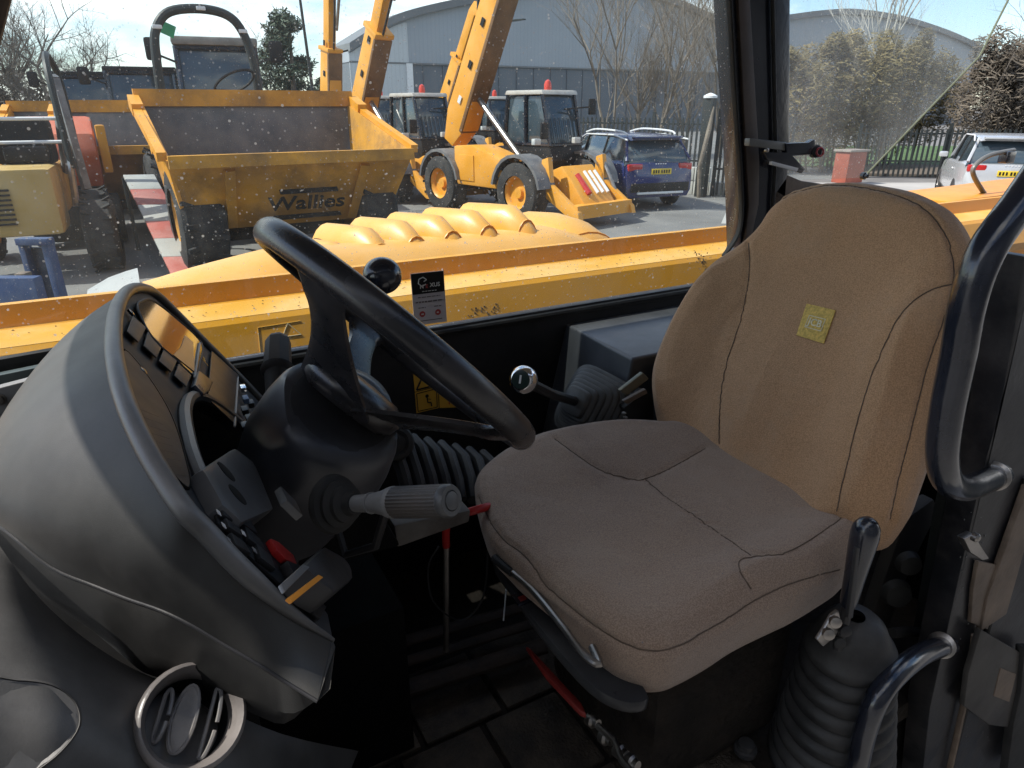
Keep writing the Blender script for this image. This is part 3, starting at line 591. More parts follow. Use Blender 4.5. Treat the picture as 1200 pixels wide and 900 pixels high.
# recess: dark box and the bracket with two holes
MB().prism([V((.005, .62, 1.60))-d0, V((.005, 1.36, 1.60))-d0, V((.005, 1.36, 1.83))-d0, V((.005, .62, 1.83))-d0], (-.03, 0, 0)).build('recess_back', plast2, dash)
hb = [dpx(a, b, .012)-d0 for a, b in ((238, 548), (276, 524), (300, 542), (322, 596), (286, 612), (262, 590))]
bk = MB().prism(hb, -dn*.035, .006).build('bracket_plate', mat('bracket_grey', (.09, .09, .092), .4, 0, .15, 8, dust=.3, dcol=(.28, .27, .26), dsc=6), dash)
for a, b in ((265, 553), (278, 580)):
    MB().lathe(dpx(a, b, .0118)-d0, dn, [(-.002, .0125), (.0008, .0125), (.0012, .010)], 24).build('bracket_hole', mat('deep_black', (.003, .003, .003), .9), dash)
MB().box(dpx(338, 590, .02)-d0, (.03, .035, .01), rot=rot, bev=.002).build('bracket_clip', greyp, dash)
# lower dash body: sloping surface towards the door, with scooped pocket and round vent
lb = MB(); rings = []
LS = [[(-60, 540, .80), (0, 640, .62), (60, 715, .565), (140, 775, .56), (230, 815, .53), (330, 860, .52), (420, 880, .60)],
      [(-90, 640, .60), (0, 720, .52), (70, 765, .50), (140, 800, .50), (215, 830, .49), (300, 880, .48), (400, 930, .55)],
      [(-100, 800, .46), (0, 830, .45), (70, 850, .44), (140, 880, .44), (200, 915, .44), (290, 950, .44), (380, 990, .5)],
      [(-120, 980, .42), (0, 980, .41), (70, 980, .41), (140, 990, .41), (200, 1000, .41), (290, 1030, .42), (380, 1060, .48)]]
rws = [smoothline([at(a, b, Y=y) for a, b, y in r], 5) for r in LS]
cols = [smoothline([r[k] for r in rws], 5) for k in range(len(rws[0]))]
low = MB().loft([[p-d0 for p in c] for c in cols], closed_v=False, cap=False)
lowo = low.build('lower_cowl', mat('cowl_plastic', (.016, .016, .016), .4, 0, .15, 5, .15, 700, dust=.1, dcol=(.3, .29, .28), dsc=9, updust_light=.55), dash, ang=60)
bv = BVHTree.FromPolygons([v.co+d0 for v in lowo.data.vertices], [tuple(p.vertices) for p in lowo.data.polygons])
def lowpt(a, b):
    h, n = oneray(bv, a, b)
    if h is None: return at(a, b, Y=.45), (CAM-at(a, b, Y=.45)).normalized()
    if n.dot(ray(a, b)) > 0: n = -n
    return h, n
# scoop
pc, pn = lowpt(40, 860)
rim = smoothline([lowpt(a, b)[0] for a, b in ((-30, 800), (20, 797), (62, 803), (88, 822), (93, 850), (72, 880), (40, 905), (0, 930), (-40, 900))], 4, True)
cnt = sum(rim, V())/len(rim)
MB().loft([[(cnt+(p-cnt)*s+pn*h)-d0 for p in rim] for s, h in ((1.04, .0005), (1.0, .003), (.96, .001), (.80, .0008))], cap=False).build('pocket_rim', MATS['cowl_plastic'], dash)
MB().loft([[(cnt+(p-cnt)*s+pn*h+V((.006, .0, 0))*(1-s))-d0 for p in rim] for s, h in ((.97, .0022), (.8, -.0), (.5, .0012), (.2, .0016), (.02, .0018))], cap=True).build('pocket', MATS['cowl_plastic'], dash)
# vent
vc, vn = lowpt(215, 848); vn = (vn+(CAM-vc).normalized()*1.4).normalized(); vc = vc+vn*.022
vt = empty('air_vent', 'round air vent with grey ring and paddle fins at the bottom left', 'air vent', vc)
vr = .0405
MB().lathe((0, 0, 0), vn, [(-.05, vr*.9), (.004, vr*1.02), (.008, vr*.985), (.009, vr*.93), (.004, vr*.86), (-.002, vr*.80), (-.012, vr*.78)], 40, cap=False).build('vent_ring', mat('vent_ring_plastic', (.12, .11, .105), .35, 0, .15, 8, .1, 300, dust=.3, dcol=(.36, .32, .3), dsc=7), vt, ang=60)
MB().lathe(-vn*.05, vn, [(0, .001), (.001, vr*.7), (.038, vr*.785)], 30, cap=False).build('vent_back', mat('deep_black', (.003, .003, .003)), vt)
vx = ray(300, 848)-ray(200, 848); vx = (vx-vn*vx.dot(vn)).normalized(); vy = vn.cross(vx)
if vy.z < 0: vy = -vy
finm = mat('vent_fin', (.13, .13, .135), .4, 0, .25, 30, .2, 200, dust=.5, dcol=(.3, .25, .2), dsc=18)
for k, (ox, w_, r_) in enumerate(((-.004, .010, .9), (.016, .006, .95), (-.020, .004, .7))):
    c = vx*ox-vn*.006; arc = [c+vx*(w_*math.cos(a)*.8)+vy*(vr*.68*r_*math.sin(a))+vn*(.004*math.cos(a)) for a in [math.pi*2*q/28 for q in range(28)]]
    if k == 0: MB().loft([arc, [p+vn*.002+(c-p)*.12 for p in arc]], cap=True).build('vent_fin', finm, vt)
    MB().tube([p for p in arc if (p-c).dot(vx) > -.002] if k else arc, .0017, 6, closed=(k == 0)).build('vent_fin_edge', finm, vt)
# windscreen base at the left edge
wb = empty('windscreen_base', 'pale grey dusty metal ledge with a round bolt between boom and dashboard', 'ledge', at(30, 480, Y=1.35))
w0 = at(30, 480, Y=1.35)
MB().prism([at(a, b, Y=1.3)-w0 for a, b in ((-60, 470), (28, 447), (62, 436), (40, 500), (10, 560), (-60, 600))], (0, .02, 0), .003).build('ledge_plate', mat('ledge_grey', (.2, .2, .2), .5, 0, .1, 8, dust=.4, dcol=(.4, .39, .37)), wb)
MB().prism([at(a, b, Y=1.38)-w0 for a, b in ((-60, 452), (70, 425), (66, 446), (-60, 474))], (0, .02, 0), .003).build('ledge_rail', mat('ledge_dark_green', (.06, .08, .08), .4, 0, .1, 8, dust=.3, dcol=(.25, .28, .28)), wb)
MB().prism([at(a, b, Y=1.42)-w0 for a, b in ((-60, 432), (90, 405), (80, 430), (-60, 456))], (0, .02, 0), .003).build('ledge_seal', rubber, wb)
MB().lathe(at(-1, 468, Y=1.30)-w0, (0, -1, 0), [(0, .010), (.001, .010), (.0015, .007), (.006, .0065)], 16).build('bolt', steel, wb)
MB().prism([at(a, b, Y=1.2)-w0 for a, b in ((36, 455), (38, 458), (14, 512), (4, 505), (6, 495))], (0, .01, 0), .002).build('ledge_flap', plast, wb)

# ================================================================== STEERING WHEEL
ra, rb = ray(312, 273).normalized(), ray(611, 514).normalized()
mid = (ra+rb).normalized(); e1 = (rb-ra).normalized(); wnorm = e1.cross(mid).normalized()
if wnorm.z < 0: wnorm = -wnorm
half = ra.angle(rb)/2; DW = .86
wc = CAM+mid*DW; RW = DW*math.sin(half)
wnorm = (Quaternion(e1, R_(-3.0)) @ wnorm)
e2 = wnorm.cross(e1).normalized()
sw = empty('steering_wheel', 'worn black steering wheel with thick rim, broad flat spokes and a ball knob', 'steering wheel', wc)
MB().tube([(e1*math.cos(a)+e2*math.sin(a))*RW for a in [2*math.pi*k/96 for k in range(96)]], .0152, 20, closed=True, up=wnorm, flat=1.12).build('rim', wheelm, sw)
hd = -.088
MB().lathe(wnorm*hd, wnorm, [(-.02, .055), (-.012, .066), (0, .07), (.012, .066), (.02, .052), (.022, .02)], 32).build('hub', wheelm, sw, ang=60)
side = 1 if (e2.dot(mid) < 0) else -1        # towards the camera
for ang_, wd in ((178, .036), (2, .036), (-100*side, .03)):
    pass
def spoke(an, w0_, w1_, spread):
    rr = []
    for j in range(13):
        t = j/12; rad = .035+(RW-.035-.004)*t
        h = hd*(1-t)**1.25 + (-.012 if t < .9 else -.008*(1-t)*10)
        dvec = e1*math.cos(an)+e2*math.sin(an); tv = e1*-math.sin(an)+e2*math.cos(an)
        w = w0_*(1-t)+w1_*t+ (spread*max(0, t-.75)**2*16 if spread else 0)-(.018*math.sin(math.pi*t))
        th = .007
        c = dvec*rad+wnorm*h
        rr.append([c+tv*(w*cx)+wnorm*(th*cz) for cx, cz in ((-1, -.2), (-.93, .7), (-.6, 1), (.6, 1), (.93, .7), (1, -.2), (.7, -1), (-.7, -1))])
    MB().loft(rr).build('spoke', wheelm, sw, ang=50)
for an, a0, a1, s_ in ((R_(122*side), .062, .036, .02), (R_(24*side), .06, .034, .02), (R_(-105*side), .05, .03, .01)): spoke(an, a0, a1, s_)
# knob on the far side of the rim
kp = at(448, 323, Y=wc.y+.17); 
MB().sphere(kp-wc, .0285, (1, 1, .95), 28, 18).build('spinner_knob', gloss, sw)
MB().tube([kp-wc, kp-wc-wnorm*.05], .008, 10).build('knob_stem', plast, sw)
# ================================================================== STEERING COLUMN
col = empty('steering_column', 'black steering column cowl below the wheel with a stalk on each side', 'steering column', wc+wnorm*(hd-.12))
s0 = wc+wnorm*(hd-.12)
u2 = V((0, 1, 0)); axc = -wnorm; u1 = axc.cross(u2).normalized(); u2 = u1.cross(axc).normalized()
base = wc+wnorm*(hd-.02)
secs = []
tgt = at(372, 560, Y=.80)
axd = (at(345, 570, Y=.86)-base); 
for j, (t, a_, b_) in enumerate(((0, .062, .060), (.02, .075, .072), (.1, .082, .078), (.3, .088, .085), (.6, .09, .09), (.9, .085, .085), (1.2, .075, .08), (1.6, .07, .075))):
    c = base+axd*t
    dd = axd.normalized(); p1 = V((0, 1, 0)); p1 = (p1-dd*p1.dot(dd)).normalized(); p2 = dd.cross(p1)
    ring = []
    for q in range(40):
        an = 2*math.pi*q/40; cs, sn = math.cos(an), math.sin(an); e = .72
        ring.append(c+p1*(a_*math.copysign(abs(cs)**e, cs))+p2*(b_*math.copysign(abs(sn)**e, sn))-s0)
    secs.append(ring)
MB().loft(secs).build('column_cowl', mat('cowl_satin', (.035, .036, .042), .36, 0, .1, 4, .06, 700, dust=.12, dcol=(.25, .25, .26), dsc=4), col, ang=50)
MB().lathe(base-s0+axd.normalized()*.004, axd, [(-.006, .058), (-.003, .066), (.003, .068), (.006, .06)], 36).build('cowl_collar', plast, col)
def stalk(name, p0_, p1_, r, lab, cat):
    st_ = None
    d = (p1_-p0_); dl = d.length; o_ = p0_-s0
    MB().lathe(o_-d*.28, d, [(0, .032), (.004, .034), (.010, .032), (.012, .026), (.018, .027), (.022, .021), (.028, .021), (.032, .014), (.04, .012)], 28).build('stalk_boot', rubber, col, ang=40)
    MB().lathe(o_-d*.05, d, [(0, .009), (.2*dl, .010), (.26*dl, .012)], 20).build('stalk_arm', greyp, col)
    MB().lathe(o_+d*.2, d, [(0, r*.6), (.02, r*.8), (.03, r*.98), (.034, r*1.02), (.038, r*.95)], 28).build('stalk_collar', greyp, col, ang=40)
    grp = MB(); rings = []
    for h in (0.036+.2*0, dl*.8-.004, dl*.8):
        rings.append([(h, 0)])
    n = 56; rr_ = []
    q = V((0, 0, 1)).rotation_difference(d.normalized())
    for h, k in ((dl*.2+.036, .9), (dl*.2+.038, .97), (dl-.004, .97), (dl, .9)):
        rr_.append([o_+d.normalized()*h+q @ V(((r*k*(1+.03*(i % 2)))*math.cos(2*math.pi*i/n), (r*k*(1+.03*(i % 2)))*math.sin(2*math.pi*i/n), 0)) for i in range(n)])
    MB().loft(rr_).build('stalk_grip', mat('grip_grey', (.045, .042, .04), .5, 0, .15, 12, .2, 300, dust=.2, dcol=(.3, .24, .19), dsc=9), col, ang=15)
    MB().lathe(o_+d, d, [(-.003, r*.98), (.003, r*1.0), (.006, r*.9), (.006, r*.62), (.004, r*.6), (.007, r*.55), (.008, r*.2)], 28).build('stalk_cap', mat('cap_grey', (.06, .06, .06), .4), col, ang=35)
stalk('stalk', at(415, 590, Y=.64), at(524, 587, Y=.53), .0168, '', '')
f0, f1 = at(325, 450, Y=.98), at(326, 398, Y=1.06)
dd = (f1-f0)
MB().lathe(f0-s0-dd*.3, dd, [(0, .016), (dd.length*.5, .019), (dd.length*.55, .024), (dd.length*.62, .025), (dd.length*.66, .021)], 24).build('stalk_boot', rubber, col, ang=40)
MB().lathe(f0-s0+dd*.32, dd, [(0, .020), (.004, .021), (dd.length*.62, .0195), (dd.length*.68, .017)], 8).build('stalk_grip', mat('grip_grey', (.06, .056, .052)), col, ang=15)
MB().tube([at(452, 600, Y=.72)-s0, at(440, 640, Y=.75)-s0, at(405, 650, Y=.78)-s0, at(395, 620, Y=.8)-s0], .006, 8).build('column_edge', plast, col)
MB().prism([at(a, b, Y=.84)-s0 for a, b in ((330, 600), (440, 590), (470, 640), (400, 660), (360, 690))], (0, .12, 0), .006).build('column_lower', inkb, col)
MB().prism([at(a, b, Y=.86)-s0 for a, b in ((462, 616), (552, 598), (550, 612), (466, 642))], (0, .1, 0), .004).build('column_bracket', mat('bracket_muddy', (.045, .035, .028), .6, 0, .2, 14, dust=.4), col)

# red hand pump lever and its rod
rl = empty('release_lever', 'red elbow-shaped release lever on a thin steel rod, between column and seat', 'lever', at(523, 760, Y=1.0))
r0 = at(523, 760, Y=1.0)
MB().tube([p-r0 for p in smoothline([at(523, 640, Y=.98), at(523, 618, Y=.97), at(530, 607, Y=.96), at(560, 597, Y=.93), at(580, 592, Y=.95)], 4)], .0075, 10).build('lever_handle', redm, rl)
MB().tube([at(523, 762, Y=1.0)-r0, at(523, 640, Y=.98)-r0], .0062, 10).build('lever_rod', steel, rl)
MB().tube([p-r0 for p in smoothline([at(514, 640, Y=.96), at(502, 665, Y=.97), at(508, 705, Y=.97), at(540, 727, Y=.96), at(566, 700, Y=.95), at(572, 640, Y=.95)], 5)], .0018, 6).build('cable', plast, rl)

# ================================================================== SEAT
seat = empty('driver_seat', 'brown fabric operator seat with gold square badge on its back, dusty grey-brown cushion', 'seat', (.75, .8, FZ))
q0 = V((.75, .8, FZ))
def pad(name, outline, nrm, prof, m, shape=None, low=False):
    """outline: closed 3-D loop; prof: (scale about centre, height along nrm)"""
    c = sum(outline, V())/len(outline)
    rings = []
    for s, h in prof:
        ring = []
        for p in outline:
            w = c+(p-c)*s+nrm*(h*(1+.6*max(0, min(1, (.68-p.y)/.12))*(1 if low else 0)) if h < 0 else h)
            if shape: w = w+nrm*shape(w, s)
            ring.append(w-q0)
        rings.append(ring)
    return MB().loft(rings, cap=True).build(name, m, seat, ang=180)
cz = 1.505
co = [at(a, b, Z=cz) for a, b in ((557, 582), (563, 556), (600, 530), (660, 512), (720, 503), (775, 505))]
co += [V((1.03, 1.02, cz)), V((1.06, .8, cz)), V((1.04, .58, cz))]
co += [at(a, b, Z=cz) for a, b in ((1000, 655), (950, 688), (880, 720), (810, 758), (772, 768), (730, 758), (690, 735), (640, 698), (590, 655), (568, 625))]
co = smoothline(co, 8, True)
def cshape(w, s):
    x, y = w.x, w.y
    bol = .016*max(0, min(1, (abs(y-.77)-.12)/.1))*max(0, min(1, (x-.55)/.15))
    return bol*(1 if s < .93 else 0) if False else bol*max(0, min(1, (.99-s)/.12))
cush = pad('cushion', co, V((0, 0, 1)), [(.2, -.06), (.88, -.062), (.94, -.055), (.975, -.042), (.996, -.018), (1.003, 0), (.992, .012), (.965, .022), (.92, .030), (.85, .034), (.75, .033), (.6, .029), (.45, .026), (.3, .024), (.15, .023), (.02, .023)], cushf, cshape, True)
# backrest
be = R_(20); bn = V((-math.cos(be), 0, math.sin(be))); b0 = V((1.02, .8, 1.55))
def bpx_(a, b, off=0): return onpl(a, b, b0+bn*off, bn)
bo = [bpx_(a, b) for a, b in ((768, 474), (768, 436), (784, 390), (812, 340), (838, 308), (874, 282), (893, 262), (908, 240), (935, 221), (985, 214), (1045, 222), (1088, 238), (1114, 266), (1123, 300), (1116, 360), (1096, 430), (1075, 510), (1056, 572), (1040, 612), (1005, 640), (920, 620), (840, 575), (790, 540), (775, 505))]
bo = smoothline(bo, 6, True)
upb = V((math.sin(be), 0, math.cos(be)))
bc = sum(bo, V())/len(bo)
def bshape(w, s):
    y = w.y-bc.y; bol = .028*max(0, min(1, (abs(y)-.13)/.09))**1.3
    zz = (w-bc).dot(upb)
    bol *= max(0, min(1, (.22-zz)/.16))
    lum = .018*math.exp(-((zz+.12)/.12)**2)*max(0, 1-abs(y)/.15)
    return (bol+lum)*max(0, min(1, (.99-s)/.14))
back = pad('backrest', bo, bn, [(.3, -.105), (.8, -.11), (.92, -.10), (.985, -.078), (1.02, -.045), (1.02, -.02), (1.0, -.002), (.985, .008), (.96, .015), (.92, .021), (.85, .025), (.75, .026), (.6, .025), (.45, .024), (.3, .023), (.15, .023), (.02, .023)], backf, bshape)
for o_ in (cush, back): o_.data.transform(Matrix.Identity(4))
import numpy as np
from mathutils import noise
def seams(o, pixlists, name='seam', r=.0011, n=14):
    me = o.data; bv_ = BVHTree.FromPolygons([v.co+q0 for v in me.vertices], [tuple(p.vertices) for p in me.polygons])
    lines = []
    for pl_ in pixlists:
        out = []
        for p in smoothline([(a, b, 0) for a, b in pl_], n):
            h, nn = oneray(bv_, p.x, p.y)
            if h is None: continue
            if nn.dot(ray(p.x, p.y)) > 0: nn = -nn
            if out and (h-q0-out[-1][0]).length > .08: continue
            out.append((h-q0, nn))
        if len(out) > 3: lines.append(out)
    # press the cover in along the seams and let it pucker and sag a little
    bm = bmesh.new(); bm.from_mesh(me); bmesh.ops.subdivide_edges(bm, edges=bm.edges[:], cuts=3, use_grid_fill=True, smooth=0)
    bm.normal_update(); co_ = np.array([v.co for v in bm.verts], dtype=np.float32); sp_ = np.array([p for l_ in lines for p, _ in l_], dtype=np.float32)
    dm = np.empty(len(co_)); 
    for i in range(0, len(co_), 4000): dm[i:i+4000] = np.sqrt(((co_[i:i+4000, None, :]-sp_[None])**2).sum(-1)).min(1)
    for v, d in zip(bm.verts, dm):
        g = math.exp(-(d/.006)**2); pk = noise.noise(v.co*95)*math.exp(-(d/.022)**2)
        sag = noise.noise(v.co*7+V((3, 1, 5)))*.0032+noise.noise(v.co*22)*.0010
        v.co += v.normal*(-.0042*g+.0016*pk+sag)
    bm.to_mesh(me); bm.free(); me.polygons.foreach_set('use_smooth', [True]*len(me.polygons))
    b3 = BVHTree.FromPolygons([v.co+q0 for v in me.vertices], [tuple(p.vertices) for p in me.polygons])
    for l_ in lines:
        pts = []
        for p, nn in l_:
            h = b3.ray_cast(p+q0+nn*.012, -nn, .03)[0]
            if h is not None: pts.append(h-q0+nn*.0003)
        if len(pts) > 3: MB().tube(pts, r, 6).build(name, seam, seat)
    return b3
seams(cush, [[(650, 513), (680, 535), (712, 553), (745, 560), (760, 558), (790, 545), (826, 525)], [(757, 560), (780, 580), (830, 615), (880, 650)], [(988, 604), (960, 625), (925, 645), (892, 650), (868, 655), (868, 668), (882, 690)], [(985, 668), (930, 684), (885, 705), (840, 735), (800, 757), (765, 764), (725, 752), (680, 722), (640, 688), (622, 660), (608, 645), (590, 632), (572, 608), (560, 582)]])
bvb = seams(back, [[(876, 284), (877, 320), (868, 370), (852, 420), (843, 470), (842, 520)], [(1122, 332), (1090, 340), (1060, 362), (1040, 395), (1020, 440), (1000, 510), (985, 570), (980, 600)], [(905, 240), (935, 222), (985, 216), (1045, 226), (1085, 245), (1112, 280), (1120, 320), (1108, 370), (1088, 430), (1070, 500), (1055, 560), (1045, 610)]])
# badge
bd = [oneray(bvb, a, b)[0] for a, b in ((946, 356), (980, 364), (966, 403), (934, 393))]
bdn = (bd[1]-bd[0]).cross(bd[3]-bd[0]).normalized()
if bdn.dot(CAM-bd[0]) < 0: bdn = -bdn
bcx = sum(bd, V())/4
MB().prism([p+bdn*.0006-q0 for p in bd], bdn*.0022, .0006).build('badge', badge, seat, label='small square gold embroidered badge')
bxd = (bd[1]-bd[0]).normalized(); byd = (bd[0]-bd[3]).normalized()
text_mesh('badge_lettering', 'JCB', .019, badget, bcx+bdn*.0032-q0, bxd, byd, seat, depth=.0006, bold=.0002)
mb = MB(); fr_ = [bcx+bxd*x+byd*y+bdn*.003-q0 for x, y in ((-.0165, .0115), (.0185, .0115), (.0165, -.0115), (-.0185, -.0115))]
for i in range(4): mb.tube([fr_[i], fr_[(i+1) % 4]], .0008, 5)
mb.build('badge_outline', badget, seat)
# crumbs on the cushion
me = cush.data; bvc = BVHTree.FromPolygons([v.co+q0 for v in me.vertices], [tuple(p.vertices) for p in me.polygons])
mb = MB(); random.seed(11)
for k in range(12):
    a = random.gauss(770, 28); b = random.gauss(650, 30); h, n_ = oneray(bvc, a, b)
    if h is not None: mb.box(h-q0, [random.uniform(.0006, .0018) for _ in range(3)])
mb.build('crumb', greyp, seat, smooth=False, kind='stuff')
# seat base
tray = [at(a, b, Z=1.44) for a, b in ((578, 655), (600, 690), (640, 745), (690, 800), (730, 822), (760, 818), (745, 790), (700, 735), (640, 668), (600, 640))]
MB().prism([p-q0 for p in smoothline(tray, 4, True)], (0, 0, -.022), .007).build('seat_tray', mat('tray_plastic', (.022, .023, .026), .28, 0, .15, 6, .1, 300, dust=.15, dcol=(.25, .25, .25)), seat)
MB().box(V((.78, .78, 1.36))-q0, (.40, .34, .08), bev=.01).build('seat_frame', inkb, seat)
MB().box(V((.80, .80, 1.17))-q0, (.34, .34, .30), bev=.03).build('suspension', MATS['dark_mud'], seat)
MB().tube([p-q0 for p in smoothline([at(582, 656, Z=1.495), at(602, 672, Z=1.495), at(625, 692, Z=1.495), at(660, 735, Z=1.495), at(682, 765, Z=1.49), at(702, 778, Z=1.49), at(694, 758, Z=1.49)], 5)], .0058, 10).build('adjuster_bar', steel, seat)
MB().tube([at(a, b, Z=1.495)-q0 for a, b in ((579, 654), (586, 660), (600, 671))], .0075, 10).build('bar_sleeve', rubber, seat)
MB().box(at(612, 701, Z=1.442)-q0, (.03, .028, .006), bev=.003).build('tray_button', gloss, seat)
MB().box(at(612, 701, Z=1.447)-q0, (.012, .010, .003), bev=.001).build('button_mark', redd, seat)
MB().prism([at(a, b, Z=1.33)-q0 for a, b in ((616, 756), (622, 760), (682, 824), (687, 836), (680, 833), (642, 793))], (0, 0, -.012), .003).build('red_guard', redd, seat)
MB().tube([at(a, b, Z=1.3)-q0 for a, b in ((594, 680), (592, 705), (590, 727))], .0016, 6).build('hanging_wire', palew, seat)
for k, (a, b) in enumerate(((690, 842), (705, 862), (722, 878), (735, 890))):
    MB().lathe(at(a, b, Z=1.18)-q0, (0.2, -1, .3), [(0, .012), (.012, .013), (.016, .009), (.024, .008)], 12).build('slide_bolt', steel, seat)
MB().tube([at(a, b, Z=1.2)-q0 for a, b in ((700, 850), (720, 868), (728, 890), (740, 905))], .006, 8).build('slide_rail', steel, seat)
MB().lathe(at(873, 880, Z=1.03)-q0, (0, 0, 1), [(0, .022), (.01, .022), (.012, .016), (.022, .015), (.024, .008)], 20).build('floor_bolt', plast, seat)
# seat belt buckle
bk0 = at(748, 475, Y=1.12)
bkl = empty('belt_buckle', 'black seat belt buckle with metal tongue at the far side of the seat', 'belt buckle', bk0)
MB().prism([at(a, b, Y=1.13)-bk0 for a, b in ((731, 478), (758, 458), (766, 470), (766, 502), (740, 502))], (0, .03, 0), .004).build('buckle_body', plast, bkl)
MB().prism([at(a, b, Y=1.11)-bk0 for a, b in ((727, 458), (754, 437), (761, 444), (735, 464))], (0, .012, 0), .003).build('buckle_tongue', mat('tarnished', (.16, .15, .11), .35, .5), bkl)
MB().prism([at(a, b, Y=1.115)-bk0 for a, b in ((731, 470), (757, 456), (759, 461), (735, 474))], (0, .01, 0), .002).build('buckle_slot', brownw, bkl)
for k in range(3): MB().box(at(731+k*2, 484+k*5, Y=1.12)-bk0, (.008, .01, .004), bev=.001).build('webbing_fold', greyp, bkl)

# ================================================================== HANDBRAKE
hb0 = at(985, 880, Y=.50)
hbk = empty('parking_brake_lever', 'glossy black hand brake lever with a ribbed rubber gaiter beside the seat, nearest the door', 'brake lever', hb0)
A0, A1 = at(985, 745, Y=.50), at(1017, 612, Y=.485)
dd = A1-A0; L_ = dd.length
MB().lathe(A0-hb0+dd*.30, dd, [(0, .012), (.01, .0135), (L_*.25, .0155), (L_*.5, .0195), (L_*.6, .0205), (L_*.66, .019), (L_*.70, .014), (L_*.725, .007), (L_*.73, .001)], 28).build('brake_grip', gloss, hbk, ang=60)
MB().tube([A0-hb0-dd*.12, A0-hb0+dd*.4], .0088, 10).build('brake_shaft', plast, hbk)
MB().prism([at(a, b, Y=.475)-hb0 for a, b in ((990, 722), (1000, 640), (1004, 640), (996, 722))], (0, -.006, 0), .002).build('brake_latch_rod', plast, hbk)
for a, b, m in ((978, 728, steel), (990, 738, plast), (970, 742, steel), (983, 752, rubber)):
    MB().lathe(at(a, b, Y=.475)-hb0, (-.5, -.8, .2), [(-.008, .006), (0, .009), (.006, .009), (.008, .004)], 12).build('brake_pivot', m, hbk)
MB().prism([at(a, b, Y=.48)-hb0 for a, b in ((975, 722), (983, 716), (986, 730), (980, 745), (965, 758), (958, 750), (966, 738))], (0, .006, 0), .0015).build('brake_plate', steel, hbk)
g0_, g1_ = at(1003, 722, Y=.52), at(968, 905, Y=.54)
gd = (g1_-g0_); gl_ = gd.length; pr_ = [(0, .015), (.006, .036), (.025, .052), (.045, .060)]
h = .062; r_ = .066
while h < gl_+.1:
    pr_ += [(h, r_), (h+.007, r_+.007), (h+.014, r_+.010), (h+.024, r_+.010), (h+.031, r_+.004), (h+.035, r_-.001)]; h += .038; r_ += .005
gm = mat('gaiter_rubber2', (.018, .018, .019), .45, 0, .2, 7, .15, 300, updust_light=.2, dust=.2, dcol=(.15, .14, .13), dsc=7)
MB().lathe(g0_-hb0, gd, pr_, 44, cap=False).build('brake_gaiter', gm, hbk, ang=70)

# ================================================================== DOOR FRAME AND RAILS (right edge)
df = empty('door_frame', 'black steel door post at the right edge with scuffed brown edge and striker plate', 'door frame', (1.2, .45, 1.2))
f00 = V((1.2, .45, 1.2))
MB().prism([at(a, b, Y=.50)-f00 for a, b in ((1200, 300), (1215, 300), (1230, 920), (1080, 920), (1090, 830), (1110, 740), (1150, 560), (1172, 480), (1190, 380))], (0, .05, 0), .004).build('door_post', paintb, df)
MB().tube([at(a, b, Y=.495)-f00 for a, b in ((1203, 560), (1170, 690), (1140, 800), (1106, 930))], .006, 8).build('post_seal', rubber, df)
MB().prism([at(a, b, Y=.485)-f00 for a, b in ((1205, 570), (1222, 570), (1180, 720), (1150, 740), (1158, 700), (1180, 640))], (0, .012, 0), .003).build('post_trim', brownw, df)
MB().prism([at(a, b, Y=.49)-f00 for a, b in ((1147, 658), (1176, 664), (1168, 700), (1158, 738), (1138, 730), (1141, 690))], (0, .008, 0), .002).build('scuffed_patch', brownw, df)
MB().tube([at(a, b, Y=.488)-f00 for a, b in ((1142, 745), (1135, 800), (1112, 905))], .007, 8, flat=.7).build('post_trim', brownw, df)
MB().prism([at(a, b, Y=.47)-f00 for a, b in ((1150, 738), (1205, 770), (1205, 855), (1160, 850), (1130, 828), (1135, 790))], (0, .012, 0), .003).build('striker_plate', mat('striker_black', (.035, .032, .03), .5, 0, .2, 9, dust=.2), df)
MB().prism([at(a, b, Y=.468)-f00 for a, b in ((1173, 783), (1191, 790), (1183, 823), (1165, 816))], (0, .004, 0), .001).build('striker_hole', brownw, df)
MB().prism([at(a, b, Y=.46)-f00 for a, b in ((1201, 760), (1215, 760), (1215, 900), (1180, 910), (1188, 850), (1197, 810))], (0, .02, 0), .004).build('door_edge', rubber, df)
MB().prism([at(a, b, Y=.475)-f00 for a, b in ((1130, 632), (1142, 626), (1150, 640), (1160, 655), (1152, 657), (1138, 648))], (0, .014, 0), .003).build('door_catch', steel, df)
MB().lathe(at(1140, 628, Y=.47)-f00, (0, -1, 0), [(0, .008), (.008, .008), (.011, .005)], 12).build('catch_bolt', steel, df)
MB().prism([at(a, b, Y=.60)-f00 for a, b in ((1135, 470), (1178, 430), (1160, 560), (1128, 740), (1080, 740), (1105, 600))], (0, .02, 0), .003).build('inner_panel', mat('inner_panel_grey', (.03, .036, .038), .4, 0, .15, 5, dust=.2, dcol=(.14, .15, .15)), df)
rng = random.Random(5)
mb = MB()
for k in range(60):
    a = rng.uniform(1125, 1160); b = rng.uniform(590, 880); mb.box(at(a, b, Y=.499)-f00, (rng.uniform(.0006, .002), .0012, rng.uniform(.0006, .004)))
mb.build('paint_chip', greyp, df, smooth=False, kind='stuff')
